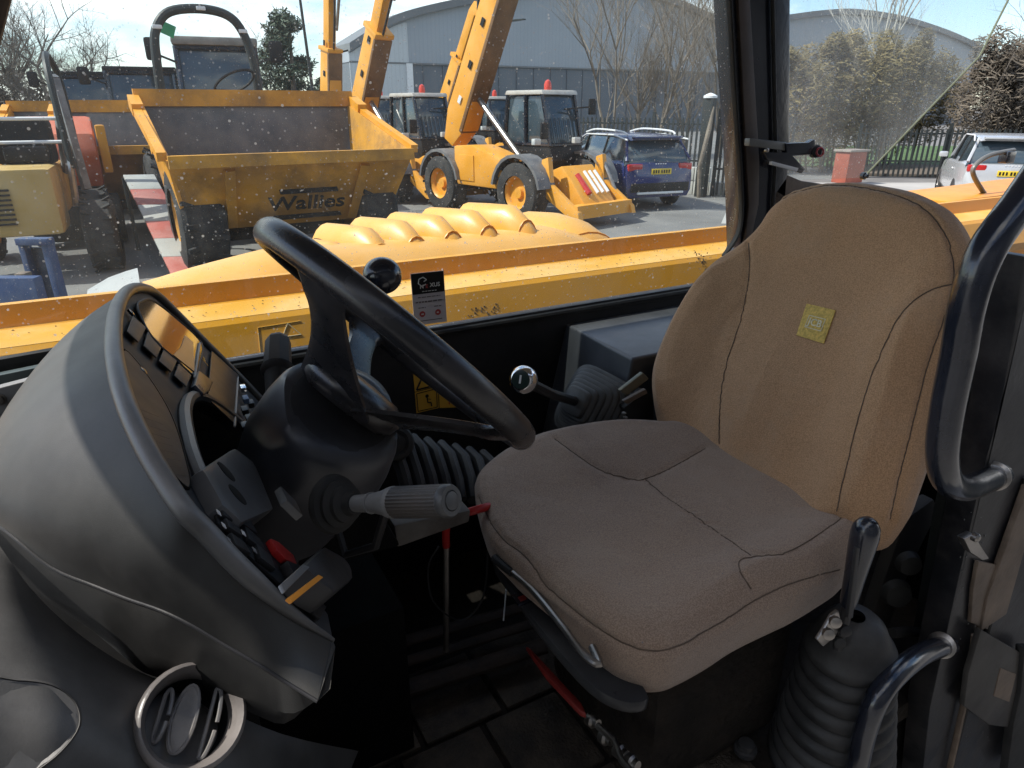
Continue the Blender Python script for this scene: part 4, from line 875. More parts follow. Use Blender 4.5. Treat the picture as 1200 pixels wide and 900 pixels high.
# upper grab rail
gr = empty('grab_rail', 'thick glossy black grab rail curving down beside the seat back', 'grab rail', at(1160, 560, Y=.5))
g0r = at(1160, 560, Y=.5)
pts = smoothline([at(1240, 170, Y=.46), at(1196, 236, Y=.44), at(1158, 290, Y=.43), at(1135, 350, Y=.43), at(1122, 420, Y=.43), at(1110, 480, Y=.43), at(1104, 530, Y=.43), at(1110, 562, Y=.435), at(1128, 572, Y=.455), at(1150, 566, Y=.475), at(1172, 556, Y=.50)], 8)
MB().tube([p-g0r for p in pts], .0205, 20).build('rail_tube', gloss, gr)
MB().lathe(at(1164, 558, Y=.492)-g0r, pts[-1]-pts[-6], [(-.004, .021), (0, .026), (.005, .026), (.008, .021)], 22).build('weld_ring', steel, gr)
lr = empty('lower_grab_rail', 'glossy black lower grab rail bending out of the door post at the bottom right', 'grab rail', at(1100, 760, Y=.5))
l0 = at(1100, 760, Y=.5)
pts = smoothline([at(1112, 756, Y=.50), at(1085, 764, Y=.47), at(1055, 785, Y=.45), at(1030, 815, Y=.44), at(1014, 855, Y=.44), at(1003, 905, Y=.44), at(990, 960, Y=.44)], 8)
MB().tube([p-l0 for p in pts], .0185, 20).build('rail_tube', gloss, lr)
MB().lathe(at(1103, 756, Y=.492)-l0, pts[0]-pts[5], [(-.006, .019), (-.002, .025), (.003, .025), (.006, .020)], 22).build('weld_ring', steel, lr)
# things behind the seat
rb_ = empty('rear_bulkhead', 'dark metal rear bulkhead of the cab behind the seat with a pale ledge', 'bulkhead', (1.9, .9, 1.3))
rr0 = V((1.9, .9, 1.3))
MB().box(V((2.0, .9, 1.28))-rr0, (.04, 1.15, .62), bev=.006).build('bulkhead_panel', mat('bulkhead_grey', (.035, .045, .05), .4, 0, .15, 4, dust=.2, dcol=(.15, .17, .17)), rb_)
MB().box(V((1.965, .75, 1.78))-rr0, (.06, .5, .05), bev=.005).build('bulkhead_ledge', lightg, rb_)
MB().box(V((1.965, .75, 1.66))-rr0, (.05, .5, .02), bev=.004).build('bulkhead_ledge', brownw, rb_)
MB().box(V((1.965, .75, 1.70))-rr0, (.04, .5, .03), bev=.004).build('bulkhead_channel', plast, rb_)
for a, b, ra_ in ((1060, 655, .028), (1046, 690, .034)):
    p = at(a, b, Y=.66); MB().lathe(p-rr0, (-.6, -1, .1), [(0, ra_*.6), (.012, ra_), (.03, ra_*.8), (.034, ra_*.2)], 20).build('recliner_knob', mat('knob_dull', (.045, .045, .042), .6), seat).location = rr0-q0
# belt reel and strap
MB().prism([at(a, b, Y=.68)-rr0 for a, b in ((1060, 610), (1095, 585), (1100, 600), (1070, 660), (1040, 740), (1020, 730))], (0, .03, 0), .006).build('seat_strap', mat('strap_grey', (.06, .055, .05), .7), rb_)
MB().tube([at(a, b, Y=.6)-rr0 for a, b in ((1045, 742), (1062, 740), (1082, 741), (1100, 745))], .011, 12).build('hose', rubber, rb_)
# latch on the pillar
lt0 = at(920, 185, Y=WY-.04)
la = empty('window_latch', 'black and grey window latch arm with a red ring on the pillar', 'window latch', lt0)
MB().prism([at(a, b, Y=1.44)-lt0 for a, b in ((879, 162), (924, 167), (924, 177), (878, 171))], (0, .02, 0), .003).build('latch_arm', mat('latch_grey', (.18, .18, .17), .4), la)
MB().prism([at(a, b, Y=1.435)-lt0 for a, b in ((921, 168), (948, 167), (955, 163), (958, 181), (930, 183), (944, 198), (940, 203), (900, 188), (896, 178), (922, 179))], (0, .02, 0), .003).build('latch_bracket', gloss, la)
MB().prism([at(a, b, Y=1.43)-lt0 for a, b in ((905, 189), (936, 197), (934, 201), (904, 193))], (0, .01, 0), .001).build('latch_edge', palew, la)
MB().lathe(at(958, 177, Y=1.43)-lt0, (-.3, -1, .2), [(-.02, .017), (-.002, .019), (.002, .014)], 20).build('latch_knob', plast, la)
p = at(961, 178, Y=1.42); xx = V((.95, -.3, 0)); zz = V((0, .1, 1))
MB().tube([p-lt0+(xx*math.cos(a)+zz*math.sin(a))*.0115 for a in [2*math.pi*k/24 for k in range(24)]], .003, 8, closed=True).build('latch_ring', mat('dark_red_ring', (.35, .04, .05), .3), la)
MB().lathe(at(897, 176, Y=1.425)-lt0, (0, -1, 0), [(0, .006), (.008, .006), (.01, .003)], 12).build('latch_bolt', steel, la)
# work lamp arm outside at the rear
lm0 = at(1165, 200, Y=2.2)
lm = empty('mirror_arm', 'black block on a curved grey arm above the rear mudguard, before the silver car', 'arm', lm0)
MB().tube([p-lm0 for p in smoothline([at(1157, 232, Y=2.2), at(1142, 208, Y=2.2), at(1142, 195, Y=2.2), at(1160, 182, Y=2.2), at(1188, 176, Y=2.2)], 5)], .013, 10).build('curved_arm', mat('arm_grey', (.14, .14, .13), .4), lm)
MB().box(at(1180, 184, Y=2.2)-lm0, (.09, .05, .065), bev=.008).build('arm_block', gloss, lm)
mg = empty('rear_mudguard', 'orange-yellow rear mudguard top beyond the seat back', 'mudguard', at(1150, 245, Y=2.1))
m0 = at(1150, 245, Y=2.1)
MB().prism([at(a, b, Y=2.1)-m0 for a, b in ((1112, 236), (1168, 229), (1300, 210), (1300, 330), (1100, 330))], (0, .4, 0), .01).build('mudguard_top', mat('orange_yellow_paint', (.7, .28, .03), .4, 0, .1), mg)
ap = empty('front_pillar', 'thin dark strip of the front window pillar at the top left corner', 'pillar', at(0, 0, Y=1.4))
a00 = at(0, 0, Y=1.4)
MB().tube([at(a, b, Y=1.45)-a00 for a, b in ((14, -40), (1, 12), (-24, 110))], .010, 10).build('pillar_tube', mat('pillar_brown', (.1, .07, .05), .5), ap)

# ================================================================== THE YARD
def sheet(name, pts, m, z, label=None):
    MB().add([V((p.x, p.y, z)) for p in pts], [tuple(range(len(pts)))]).build(name, m, smooth=False, kind='structure')
sheet('ground', [V((-900, -900)).to_3d(), V((900, -900)).to_3d(), V((900, 900)).to_3d(), V((-900, 900)).to_3d()], asph, 0)
def slab(name, pts, m, h=.12):
    MB().prism([V((p.x, p.y, .002)) for p in pts], (0, 0, h), .01).build(name, m, kind='structure')
sheet('road', [at(a, b, Z=.004) for a, b in ((845, 262), (1300, 262), (1300, 214), (900, 214), (862, 222))], conc, .004)
slab('pavement', [at(a, b, Z=.0) for a, b in ((985, 206), (1300, 212), (1300, 198), (985, 195))], mat('verge_brown', (.12, .10, .08), .9), .1)
sheet('grass', [at(a, b, Z=.0) for a, b in ((900, 196), (1300, 199), (1300, 172), (900, 172))], grassm, .05)
# ---- wheels and vehicle helpers (local frame: x forward, y left, z up)
def wheel(parent, c, r, w, rimm, lug=0, name='wheel', out=1, treads=16):
    wl = bpy.data.objects.new(name, None)
    c = V(c)
    mb = MB()
    pr_ = [(-w/2, r*.56), (-w/2, r*.8), (-w*.46, r*.93), (-w*.36, r*.98), (w*.36, r*.98), (w*.46, r*.93), (w/2, r*.8), (w/2, r*.56)]
    mb.lathe(c, (0, 1, 0), pr_, 28, cap=False)
    if lug:
        for k in range(treads):
            a = 2*math.pi*k/treads
            for s in (-1, 1):
                aa = a+(.5*2*math.pi/treads if s > 0 else 0)
                q = Matrix.Rotation(aa, 3, 'Y') @ Matrix.Rotation(s*.5, 3, 'X')
                mb.box(c+V((math.sin(aa)*r*.985, s*w*.24, math.cos(aa)*r*.985)), (lug*1.2, w*.46, lug*.7), rot=q)
    t_ = mb.build(name, tyre, parent, ang=30)
    MB().lathe(c, (0, 1, 0), [(-w*.42, r*.56), (-w*.36, r*.5), (-w*.2, r*.46), (-w*.16, r*.2), (-w*.3, r*.17), (-w*.3, .01)], 20, cap=False).build('rim', rimm, t_)
    MB().lathe(c, (0, 1, 0), [(w*.42, r*.56), (w*.36, r*.5), (w*.2, r*.46), (w*.16, r*.2), (w*.3, r*.17), (w*.3, .01)], 20, cap=False).build('rim', rimm, t_)
    return t_
def bar(p0, p1, w, h, m, parent, name, bev=.02, up=(0, 0, 1), w2=None, h2=None):
    p0, p1 = V(p0), V(p1); t = (p1-p0).normalized(); s = t.cross(V(up)).normalized(); u = s.cross(t)
    w2 = w2 or w; h2 = h2 or h
    r = lambda p, a, b: [p+s*a/2+u*b/2, p-s*a/2+u*b/2, p-s*a/2-u*b/2, p+s*a/2-u*b/2]
    return MB().loft([r(p0, w, h), r(p1, w2, h2)]).build(name, m, parent, ang=20)
def telehandler(r, f, hd, ang, lab, blen=5.6, full=True, jib=True):
    t = empty('telehandler', lab, 'telehandler', cf(r, f), hd, 'telehandlers parked in the yard with raised booms')
    for x in (-1.3, 1.3):
        for s in (-1, 1): wheel(t, (x, s*.93, .6), .6, .44, yely, .045 if full else 0)
    bar((-2.0, 0, .75), (1.9, 0, .75), .85, .45, yely, t, 'chassis')
    bar((-1.5, 0, .6), (1.5, 0, .6), 1.2, .2, plast2, t, 'belly_plate')
    # bonnet on the right
    MB().prism([V((x, -1.05, z)) for x, z in ((-.72, .62), (.62, .62), (.8, .95), (.75, 1.22), (.35, 1.34), (-.15, 1.45), (-.8, 1.42), (-.8, .9))], (0, .62, 0), .05).build('engine_cover', yely, t)
    MB().prism([V((x, -1.07, z)) for x, z in ((-.6, .72), (-.1, .72), (-.1, 1.25), (-.6, 1.25))], (0, .02, 0), .01).build('cover_panel', yely, t)
    for x in (-1.3, 1.3):
        MB().loft([[V((x+rr*math.cos(a), y, .6+rr*math.sin(a))) for rr in (.68, .72)][::1]+[V((x+.68*math.cos(a), y, .6+.68*math.sin(a)))] for a in [R_(15+15*k) for k in range(11)] for y in (-1.12,)], cap=False, closed_v=False)
        mb = MB()
        for y0 in (-1.16, .72):
            mb.loft([[V((x+.68*math.cos(a), y0, .6+.68*math.sin(a))), V((x+.74*math.cos(a), y0, .6+.74*math.sin(a))), V((x+.74*math.cos(a), y0+.44, .6+.74*math.sin(a))), V((x+.68*math.cos(a), y0+.44, .6+.68*math.sin(a)))] for a in [R_(10+16*k) for k in range(11)]])
        mb.build('mudguard', mat('mudguard_grey', (.12, .12, .125), .5, dust=.3), t)
    # cab on the left
    y0, y1 = .02, .98
    cabo = MB().prism([V((x, y0, z)) for x, z in ((-.35, .8), (1.0, .8), (1.15, 1.15), (1.1, 1.45), (-.4, 1.45))], (0, y1-y0, 0), .03).build('cab_base', plast2, t)
    MB().prism([V((x, y0+.03, z)) for x, z in ((-.34, 1.45), (1.08, 1.45), (.82, 2.42), (-.22, 2.42))], (0, y1-y0-.06, 0), .04).build('cab_glass', gcar, t)
    mb = MB()
    for y in (y0+.01, y1-.01):
        for a, b in (((1.09, y, 1.44), (.83, y, 2.44)), ((-.36, y, 1.44), (-.24, y, 2.44)), ((.35, y, 1.44), (.33, y, 2.44))): mb.tube([a, b], .045, 6)
        mb.tube([(1.1, y, 1.46), (-.36, y, 1.46)], .04, 6)
    mb.tube([(1.1, y0, 1.46), (1.1, y1, 1.46)], .04, 6)
    mb.build('cab_frame', gloss, t)
    for y in (.3, .42, .54, .66): pass
    mb = MB()
    for k in range(7): mb.tube([(1.1-.13*0, .14+k*.12, 1.5), (.97, .14+k*.12, 1.98)], .012, 4)
    mb.build('window_guard', fencem, t)
    MB().prism([V((x, y0-.04, z)) for x, z in ((-.3, 2.43), (.9, 2.43), (.85, 2.52), (-.25, 2.52))], (0, y1-y0+.08, 0), .03).build('cab_roof', mat('cab_roof_pale', (.45, .42, .38), .5), t)
    MB().lathe((.5, .5, 2.5), (0, 0, 1), [(0, .07), (.05, .08), (.13, .08), (.2, .055), (.23, .01)], 16).build('beacon', mat('red_beacon', (.6, .06, .04), .25), t)
    for x, y, z in ((1.15, 1.2, 2.2), (1.2, -.25, 1.75)):
        MB().box((x, y, z), (.05, .2, .32), bev=.02).build('mirror', plast2, t)
        bar((x, y, z), (1.0, .5 if y > 1 else .05, z-.05), .03, .03, plast2, t, 'mirror_arm')
    # seat hints and lamps
    MB().box((.0, .5, 1.7), (.25, .4, .55), bev=.08).build('cab_seat', plast2, t)
    for s in (-.55, .6):
        MB().box((1.28, s, 1.55), (.1, .18, .12), bev=.02).build('headlight', mat('lamp_glass', (.5, .5, .48), .1), t)
    # rear tower and boom
    piv = V((-1.75, -.22, 1.75))
    bar((-1.75, -.22, .7), piv+V((0, 0, .1)), .7, .8, yely, t, 'boom_tower')
    d = V((math.cos(ang), 0, math.sin(ang))); n = V((-math.sin(ang), 0, math.cos(ang)))
    up = (0, 1, 0)
    P = lambda a, b, y=0: piv+d*a+n*b+V((0, y, 0))
    MB().prism([P(a, b, -.17) for a, b in ((-.35, -.2), (.2, -.42), (1.2, -.36), (blen*.6, -.3), (blen*.6, .26), (1.0, .3), (.3, .32), (-.35, .14))], (0, .44, 0), .02).build('boom_outer', yely, t)
    MB().prism([P(a, b, -.12) for a, b in ((blen*.55, -.19), (blen, -.17), (blen+.15, -.5), (blen+.4, -.55), (blen+.35, .05), (blen, .18), (blen*.55, .18))], (0, .26, 0), .02).build('boom_inner', yely, t)
    MB().tube([P(.9, -.34, .05), P(.0, -1.4, .05)+V((1.1, 0, -.0))], .065, 10).build('lift_ram', steel, t)
    MB().tube([P(1.2, .3, .1), P(2.8, .29, .1), P(blen*.9, .26, .1)], .02, 6).build('hydraulic_hose', rubber, t)
    for k, aa in enumerate((.7, 1.5, 2.4)):
        MB().box(P(aa, -.02, -.19), (.16, .02, .1), rot=Matrix.Rotation(-ang, 3, 'Y')).build('boom_decal', plast2 if k else palew, t)
    MB().box(P(blen*.6, 0, .05), (.12, .54, .66), rot=Matrix.Rotation(-ang, 3, 'Y'), bev=.02).build('boom_collar', yely, t)
    MB().prism([P(a, b, -.20) for a, b in ((.1, -.40), (blen*.58, -.32), (blen*.58, -.24), (.1, -.3))], (0, .5, 0), .01).build('boom_undershade', mat('shade_brown', (.16, .08, .03), .6, 0, .3, 3), t)  # dark brown sheet paints in the shade under the boom
    MB().tube(smoothline([P(blen*.6, -.3, .0), P(blen*.8, -.42, -.05), P(blen, -.5, -.1), P(blen+.25, -.35, -.1)], 4), .03, 6).build('hydraulic_hose', rubber, t)
    MB().tube([P(blen-.9, -.2, .15), P(blen+.2, -.35, .15)], .05, 8).build('tilt_ram', steel, t)
    # carriage and forks at the tip
    hp = P(blen+.35, -.5)
    cg = empty('fork_carriage', None, None, (0, 0, 0), 0, None, t)
    MB().box(hp+V((.1, 0, .1)), (.25, .4, .5), bev=.03).build('carriage_knuckle', yely, t)
    mb = MB()
    for y in (-.5, .5): mb.box(hp+V((.3, y, .1)), (.06, .08, .9))
    for z in (-.25, .0, .3, .5): mb.box(hp+V((.3, 0, z)), (.05, 1.1, .07))
    mb.build('carriage_frame', fencem, t)
    for y in (-.3, .3):
        MB().prism([hp+V((.34, y, -.34)), hp+V((.42, y, -.36)), hp+V((1.5, y, -.36)), hp+V((1.5, y, -.33)), hp+V((.4, y, -.29)), hp+V((.4, y, .45)), hp+V((.34, y, .45))], (0, .1, 0)).build('fork', fencem, t)
    bpy.data.objects.remove(cg)
    if jib:
        for s in (-1, 1):
            MB().prism([V((x, s*.78-.06, z)) for x, z in ((1.75, 1.25), (1.92, 1.3), (2.0, .8), (2.75, .35), (2.8, .2), (2.55, .2), (1.85, .55), (1.7, .8))], (0, .12, 0), .015).build('stabiliser_arm', yely, t)
        bar((2.6, -.8, .33), (2.6, .8, .33), .25, .22, yely, t, 'front_beam', up=(1, 0, 0))
        MB().prism([V((x, -.45, z)) for x, z in ((1.3, .9), (1.9, 1.12), (2.2, .85), (2.6, .4), (2.4, .3), (1.3, .6))], (0, .9, 0), .03).build('front_deck', yely, t)
        MB().tube([(2.1, -.2, .95), (2.45, -.2, .62)], .06, 8).build('red_ram', redm, t)
        for y in (.05, .2, .35): MB().tube([(2.05, y, 1.0), (2.45, y, .62)], .035, 8).build('deck_rib', palew, t)
        MB().tube([(2.3, .78, .55), (1.9, .8, 1.15)], .04, 8).build('stabiliser_ram', steel, t)
    return t
telehandler(.05, 15.6, head(.66, -.75), R_(60), 'yellow telehandler nearest the blue car, red beacon on its cab roof')
telehandler(-1.3, 25, head(.62, -.78), R_(56), 'farthest yellow telehandler, only its short raised boom shows between the two front cabs', 3.9)
telehandler(-3.0, 18.8, head(.64, -.77), R_(57), 'second yellow telehandler between the dumper skip and the nearest telehandler', 4.4)
telehandler(-4.9, 23.4, head(.66, -.75), R_(77), 'yellow telehandler farthest left, only its nearly upright boom shows over the skip', 3.7)

# ---- site dumpers
def dumper(o_, hd, lab, sc=1.0, name='Wallies', frame=True, cabbed=True):
    o_ = V((o_.x, o_.y, -.19*sc)); t = empty('site_dumper', lab, 'dumper', o_, hd, 'site dumpers with tipping skips'); t.scale = (sc,)*3
    W_ = 1.5
    for x in (.35, -2.4):
        for s in (-1, 1): wheel(t, (x+.1, s*1.16, .91), .72, .56, yeld, .05)
    def quad(name, pts, th, m):
        pts = [V(p) for p in pts]; n = (pts[1]-pts[0]).cross(pts[2]-pts[0]).normalized()*th
        MB().prism(pts, n, .01).build(name, m, t)
    # skip: floor, back wall, side walls, front
    F0, F1 = [(1.55, -W_, 1.72), (1.55, W_, 1.72)], [(.75, -.95, .72), (.75, .95, .72)]
    quad('skip_front', [(1.55, -W_, 1.70), (1.55, W_, 1.70), (.80, W_*.86, .80), (.80, -W_*.86, .80)], .04, yeld)
    bar((1.54, -W_, 1.70), (1.54, W_, 1.70), .12, .14, yeld, t, 'skip_lip')
    for y in (-.85, .85): bar((1.46, y, 1.60), (.86, y*.95, .86), .12, .10, yeld, t, 'skip_rib', up=(1, 0, .6))
    quad('skip_back', [(-.75, -W_, 2.30), (-.75, W_, 2.30), (-.55, W_*.9, .95), (-.55, -W_*.9, .95)], .04, mat('worn_skip_inside', (.12, .115, .12), .6, .2, .25, 3, .2, 40, dust=.4, dcol=(.24, .2, .17), dsc=3))
    bar((-.78, -W_-.03, 2.40), (-.78, W_+.03, 2.40), .12, .22, yeld, t, 'rear_rim')
    for s in (-1, 1):
        quad('skip_side', [(-.8, s*W_, 2.42 if s < 0 else 2.32), (-.45, s*W_, 2.28 if s < 0 else 2.22), (1.55, s*(W_+.02), 1.72), (.82, s*W_*.9, .78), (-.35, s*W_*.9, .75)], .05*s, yely if s < 0 else yeld)
        bar((-.75, s*(W_+.04), 2.36), (-.35, s*(W_+.04), 2.24), .14, .16, yely, t, 'side_bracket')
        bar((-.4, s*(W_+.05), 2.22), (1.5, s*(W_+.05), 1.76), .1, .1, yely, t, 'side_rim')
        MB().lathe((.9, s*(W_+.06), 1.86), (0, 1, 0), [(-.03, .1), (.03, .1)], 16).build('lifting_eye', yely, t)
    quad('skip_floor', [(.8, -1.3, .8), (.8, 1.3, .8), (-.55, 1.3, .9), (-.55, -1.3, .9)], .05, yeld)
    bar((-3.2, 0, .95), (.7, 0, .8), .9, .35, plast2, t, 'chassis')
    MB().box((-2.9, 0, 1.25), (1.3, 1.5, .7), bev=.1).build('engine_cover', yeld, t)
    MB().box((.2, 0, .75), (.5, 1.6, .35), bev=.04).build('axle', mud, t)
    if name:
        dn_ = V((1.55-.80, 0, 1.70-.80)).normalized(); nn = V((dn_.z, 0, -dn_.x))
        base_ = V((1.15, 0.1, 1.21))+nn*.14
        text_mesh('skip_lettering', name, .34, blackp, base_+V((0, 0, 0)), (0, 1, 0), dn_, t, depth=.004, bold=.006)
        for yy, zz, ww in ((.0, .22, .75), (.15, -.24, .9)):
            c = base_+dn_*zz; MB().box(c+V((0, yy*.2, 0)), (.004, ww, .07), rot=Matrix.Rotation(-.69, 3, 'Y')).build('dirt_band', mud, t)
    if cabbed:
        MB().prism([V((x, -.6, z)) for x, z in ((-2.3, 1.3), (-1.15, 1.3), (-1.2, 1.75), (-1.35, 3.02), (-2.2, 3.02))], (0, 1.2, 0), .05).build('cab_glass', gcar, t)
        mb = MB()
        for y in (-.62, .62):
            mb.tube([(-1.13, y, 1.3), (-1.18, y, 1.75), (-1.34, y, 3.03), (-2.2, y, 3.03), (-2.3, y, 1.3)], .05, 6)
        mb.tube([(-1.34, -.62, 3.03), (-1.34, .62, 3.03)], .05, 6); mb.build('cab_frame', gloss, t)
        MB().box((-1.78, 0, 3.09), (.95, 1.34, .1), bev=.03).build('cab_roof', plast2, t)
        for s in (-1, 1):
            MB().box((-1.1, s*.98, 2.95), (.06, .2, .32), bev=.04).build('mirror', plast2, t); bar((-1.15, s*.62, 2.8), (-1.1, s*.98, 2.95), .03, .03, plast2, t, 'mirror_arm')
    MB().tube([V((-1.0, -.15, 2.62))+V((math.cos(a)*.1, math.cos(a)*.1+math.sin(a)*.26, math.sin(a)*.1*.4+math.cos(a)*.16)) for a in [2*math.pi*k/24 for k in range(24)]], .02, 6, closed=True).build('hand_wheel', plast2, t) if frame else None
    if frame:
        pts = smoothline([(-1.1, -1.15, 2.2), (-1.1, -1.12, 3.0), (-1.1, -1.05, 3.3), (-1.1, -.85, 3.5), (-1.1, -.45, 3.56), (-1.1, -.1, 3.5), (-1.1, .08, 3.3), (-1.1, .18, 2.9), (-1.1, .2, 2.2)], 5)
        MB().tube(pts, .062, 10).build('roll_bar', fencem, t)
        for k in range(5): MB().box(pts[10+k*5]+V((.06, 0, 0)), (.03, .12, .05), bev=.01).build('bar_lamp', palew, t) if k % 2 == 0 else None
    return t
dumper(cf(-3.6, 10.6), head(.53, -.85), 'large muddy yellow site dumper with wide skip, black roll bar and name on its front', 1.05, cabbed=False)
dumper(cf(-7.0, 13.8), head(.40, -.92), 'yellow site dumper with a grey lined skip, second from the large muddy one', 1.0, None, False)
dumper(cf(-9.3, 15.8), head(.40, -.92), 'yellow site dumper behind the orange reflected hood, leftmost of the dumpers', 1.0, None, False)
# ---- cab of a tractor behind the large dumper
tr_ = empty('tractor', 'dark framed tractor cab with two mirrors standing behind the large dumper', 'tractor', cf(-6.15, 15.6), head(.36, -.93))
MB().prism([V((x, -.72, z)) for x, z in ((-.7, 1.4), (.75, 1.4), (.85, 2.2), (.62, 3.3), (-.6, 3.3))], (0, 1.44, 0), .06).build('cab_glass', gcar, tr_)
mb = MB()
for y in (-.74, .74):
    for a, b in (((.87, y, 2.2), (.64, y, 3.3)), ((.77, y, 1.4), (.87, y, 2.2)), ((-.1, y, 1.4), (-.1, y, 3.3)), ((-.7, y, 1.4), (-.62, y, 3.3))): mb.tube([a, b], .05, 6)
mb.tube([(.66, -.74, 3.28), (.66, .74, 3.28)], .05, 6); mb.tube([(.87, -.74, 2.2), (.87, .74, 2.2)], .04, 6); mb.build('cab_frame', gloss, tr_)
MB().box((0, 0, 3.4), (1.5, 1.6, .16), bev=.06).build('cab_roof', mat('tractor_roof', (.2, .19, .17), .6, dust=.4), tr_)
for s in (-1, 1):
    MB().box((.95, s*1.12, 3.22), (.08, .26, .4), bev=.05).build('mirror', plast2, tr_); bar((.8, s*.74, 3.0), (.95, s*1.12, 3.15), .035, .035, plast2, tr_, 'mirror_arm')
MB().box((.4, .3, 2.0), (.3, .4, .9), bev=.05).build('driver_seat', palew, tr_)
MB().box((1.5, 0, 1.2), (1.8, .9, .9), bev=.12).build('bonnet', yely, tr_)
for x, y in ((1.9, .85), (1.9, -.85)): wheel(tr_, (x, y, .6), .6, .4, yely, 0)
for x, y in ((-.5, .95), (-.5, -.95)): wheel(tr_, (x, y, .85), .85, .5, yely, 0)
for s in (-1,): MB().add([V((.8, s*.95, 3.52))+v for v in (V((0, 0, 0)), V((0, .22, -.1)), V((0, .3, .1)), V((0, .08, .2)))], [(0, 1, 2, 3)]).build('green_flag', mat('green_flag', (.02, .25, .1), .5), tr_)
# ---- compact loader at the far left
cl = empty('compact_loader', 'dusty yellow compact loader with grey lift arm and black roll bar at the left edge', 'loader', cf(-6.9, 9.7), head(.45, -.9))
for x, y in ((.35, .95), (.55, -.75), (-1.2, .82), (-1.2, -.75)): wheel(cl, (x, y, .5), .5, .42, yeld, .04)
MB().box((.55, .1, 1.05), (.9, .95, .85), bev=.08).build('body', mat('dusty_pale_yellow', (.5, .33, .1), .5, 0, .2, 2, dust=.5, dcol=(.4, .33, .22), dsc=2), cl)
for k in range(8): MB().box((1.02, -.12, .80+k*.06), (.02, .4, .025)).build('grille_slat', plast2, cl)
MB().box((-.6, 0, 1.1), (1.2, 1.1, .7), bev=.1).build('rear_body', yeld, cl)
for s in (-1, 1):
    MB().tube(smoothline([(-1.0, s*.55+.2, 1.3), (-.9, s*.55+.2, 2.5), (-.6, s*.5+.2, 2.85), (-.2, s*.5+.2, 2.8), (.1, s*.52+.2, 2.4), (.2, s*.55+.2, 1.4)], 4), .045, 8).build('roll_bar', fencem, cl)
mb = MB()
bar((-.2, .75, 2.55), (.05, .85, 1.1), .09, .16, mat('arm_grey_dusty', (.15, .15, .155), .45, dust=.5, dcol=(.4, .4, .4)), cl, 'lift_arm')
bar((-.55, .6, 1.3), (-.2, .75, 2.6), .09, .14, mat('arm_grey_dusty', (.15, .15, .155), .45), cl, 'lift_arm')
MB().tube([(.3, .7, .9), (.15, .75, 1.7)], .045, 8).build('lift_ram', steel, cl)
for z in (1.75, 2.05): MB().tube([(.1, -.4, z), (.1, .75, z)], .025, 6).build('cross_bar', palew, cl)
MB().box((-.3, .2, 1.75), (.5, .7, .6), bev=.08).build('operator_seat', plast2, cl)
MB().box((.1, .25, 1.6), (.3, .5, .2), bev=.05).build('control_box', plast2, cl)
# ---- window reflections built as solids: orange hood and striped barrier
oh = empty('orange_reflection', 'orange window reflection built solid as a machine hood between the loader and the yellow dumpers', 'hood', cf(-7.5, 12.0), head(.5, -.87))
MB().prism([V((x, -.55, z)) for x, z in ((-.9, 1.2), (.6, .95), (.75, 1.5), (.6, 1.8), (-.2, 2.05), (-.9, 2.0))], (0, 1.0, 0), .08).build('hood_shell', mat('reflected_orange_red', (.5, .10, .03), .45, 0, .15, 2, dust=.4, dcol=(.55, .3, .25), dsc=1.5), oh)
MB().box((.5, .55, 1.55), (.2, .14, .75), bev=.03).build('side_post', yely, oh)
MB().box((-.1, -.02, .55), (1.4, .9, .9), bev=.05).build('hood_base', plast2, oh)
for s in (-.6, .5): wheel(oh, (.3, s, .42), .42, .25, redd, 0)
sb = empty('striped_reflection', 'red and white striped barrier board leaning on the ground beside the large dumper', 'reflection', cf(-5.3, 9.6))
A_, B_ = at(112, 205, Z=.95)*0, 0
p0, p1 = cf(-6.2, 11.2, 1.15), cf(-4.55, 8.9, .05); dv = p1-p0; bs_ = sb.location
wv = cf(.75, .12) ; red_b = mat('reflection_red', (.36, .08, .055), .5, 0, .15, 3, dust=.35, dcol=(.5, .4, .38), dsc=2); wh_b = mat('reflection_white', (.33, .33, .31), .5, 0, .1, 3, dust=.35, dcol=(.35, .33, .3), dsc=2)
for k in range(6):
    a, b = p0+dv*(k/6), p0+dv*((k+.985)/6)
    MB().prism([a-bs_, b-bs_, b+wv*.62-bs_, a+wv*.62-bs_], (0, 0, .05), .01).build('stripe_panel', wh_b if k % 2 == 0 else red_b, sb)
MB().tube([p0-bs_, V((p0.x, p0.y, 0))-bs_], .03, 8).build('reflection_leg', fencem, sb)
# ---- blue steel stillage beyond the boom
bs = empty('steel_stillage', 'blue painted steel stillage with an upright channel post at the left edge', 'stillage', cf(-3.9, 5.6))
b0_ = bs.location.copy()
def blue(name, px0, px1, py0, py1, f, m, th):
    a = [cf((p-600)*(f*.925+.4)/790, f, 2.2-math.tan(math.atan((q_-450)/790)+PIT)*f*1.0) for p, q_ in ((px0, py0), (px1, py0), (px1, py1), (px0, py1))]
    MB().prism([v-b0_ for v in a], cf(0, min(th, .1)), .008).build(name, m, bs)
blue('side_plate', -60, 33, 326, 480, 5.0, bluem, .8)
blue('upright_channel', 20, 27, 284, 480, 5.6, bluem, .15); blue('upright_channel', 47, 55, 284, 480, 5.6, bluem, .15)
blue('channel_web', 26, 48, 290, 480, 5.68, mat('dark_blue_steel', (.02, .03, .06), .5, 0, .3, 8, dust=.3), .03)
blue('channel_cap', 18, 56, 280, 288, 5.58, bluem, .18)
blue('fixing_lug', 8, 20, 321, 328, 5.3, brownw, .1)

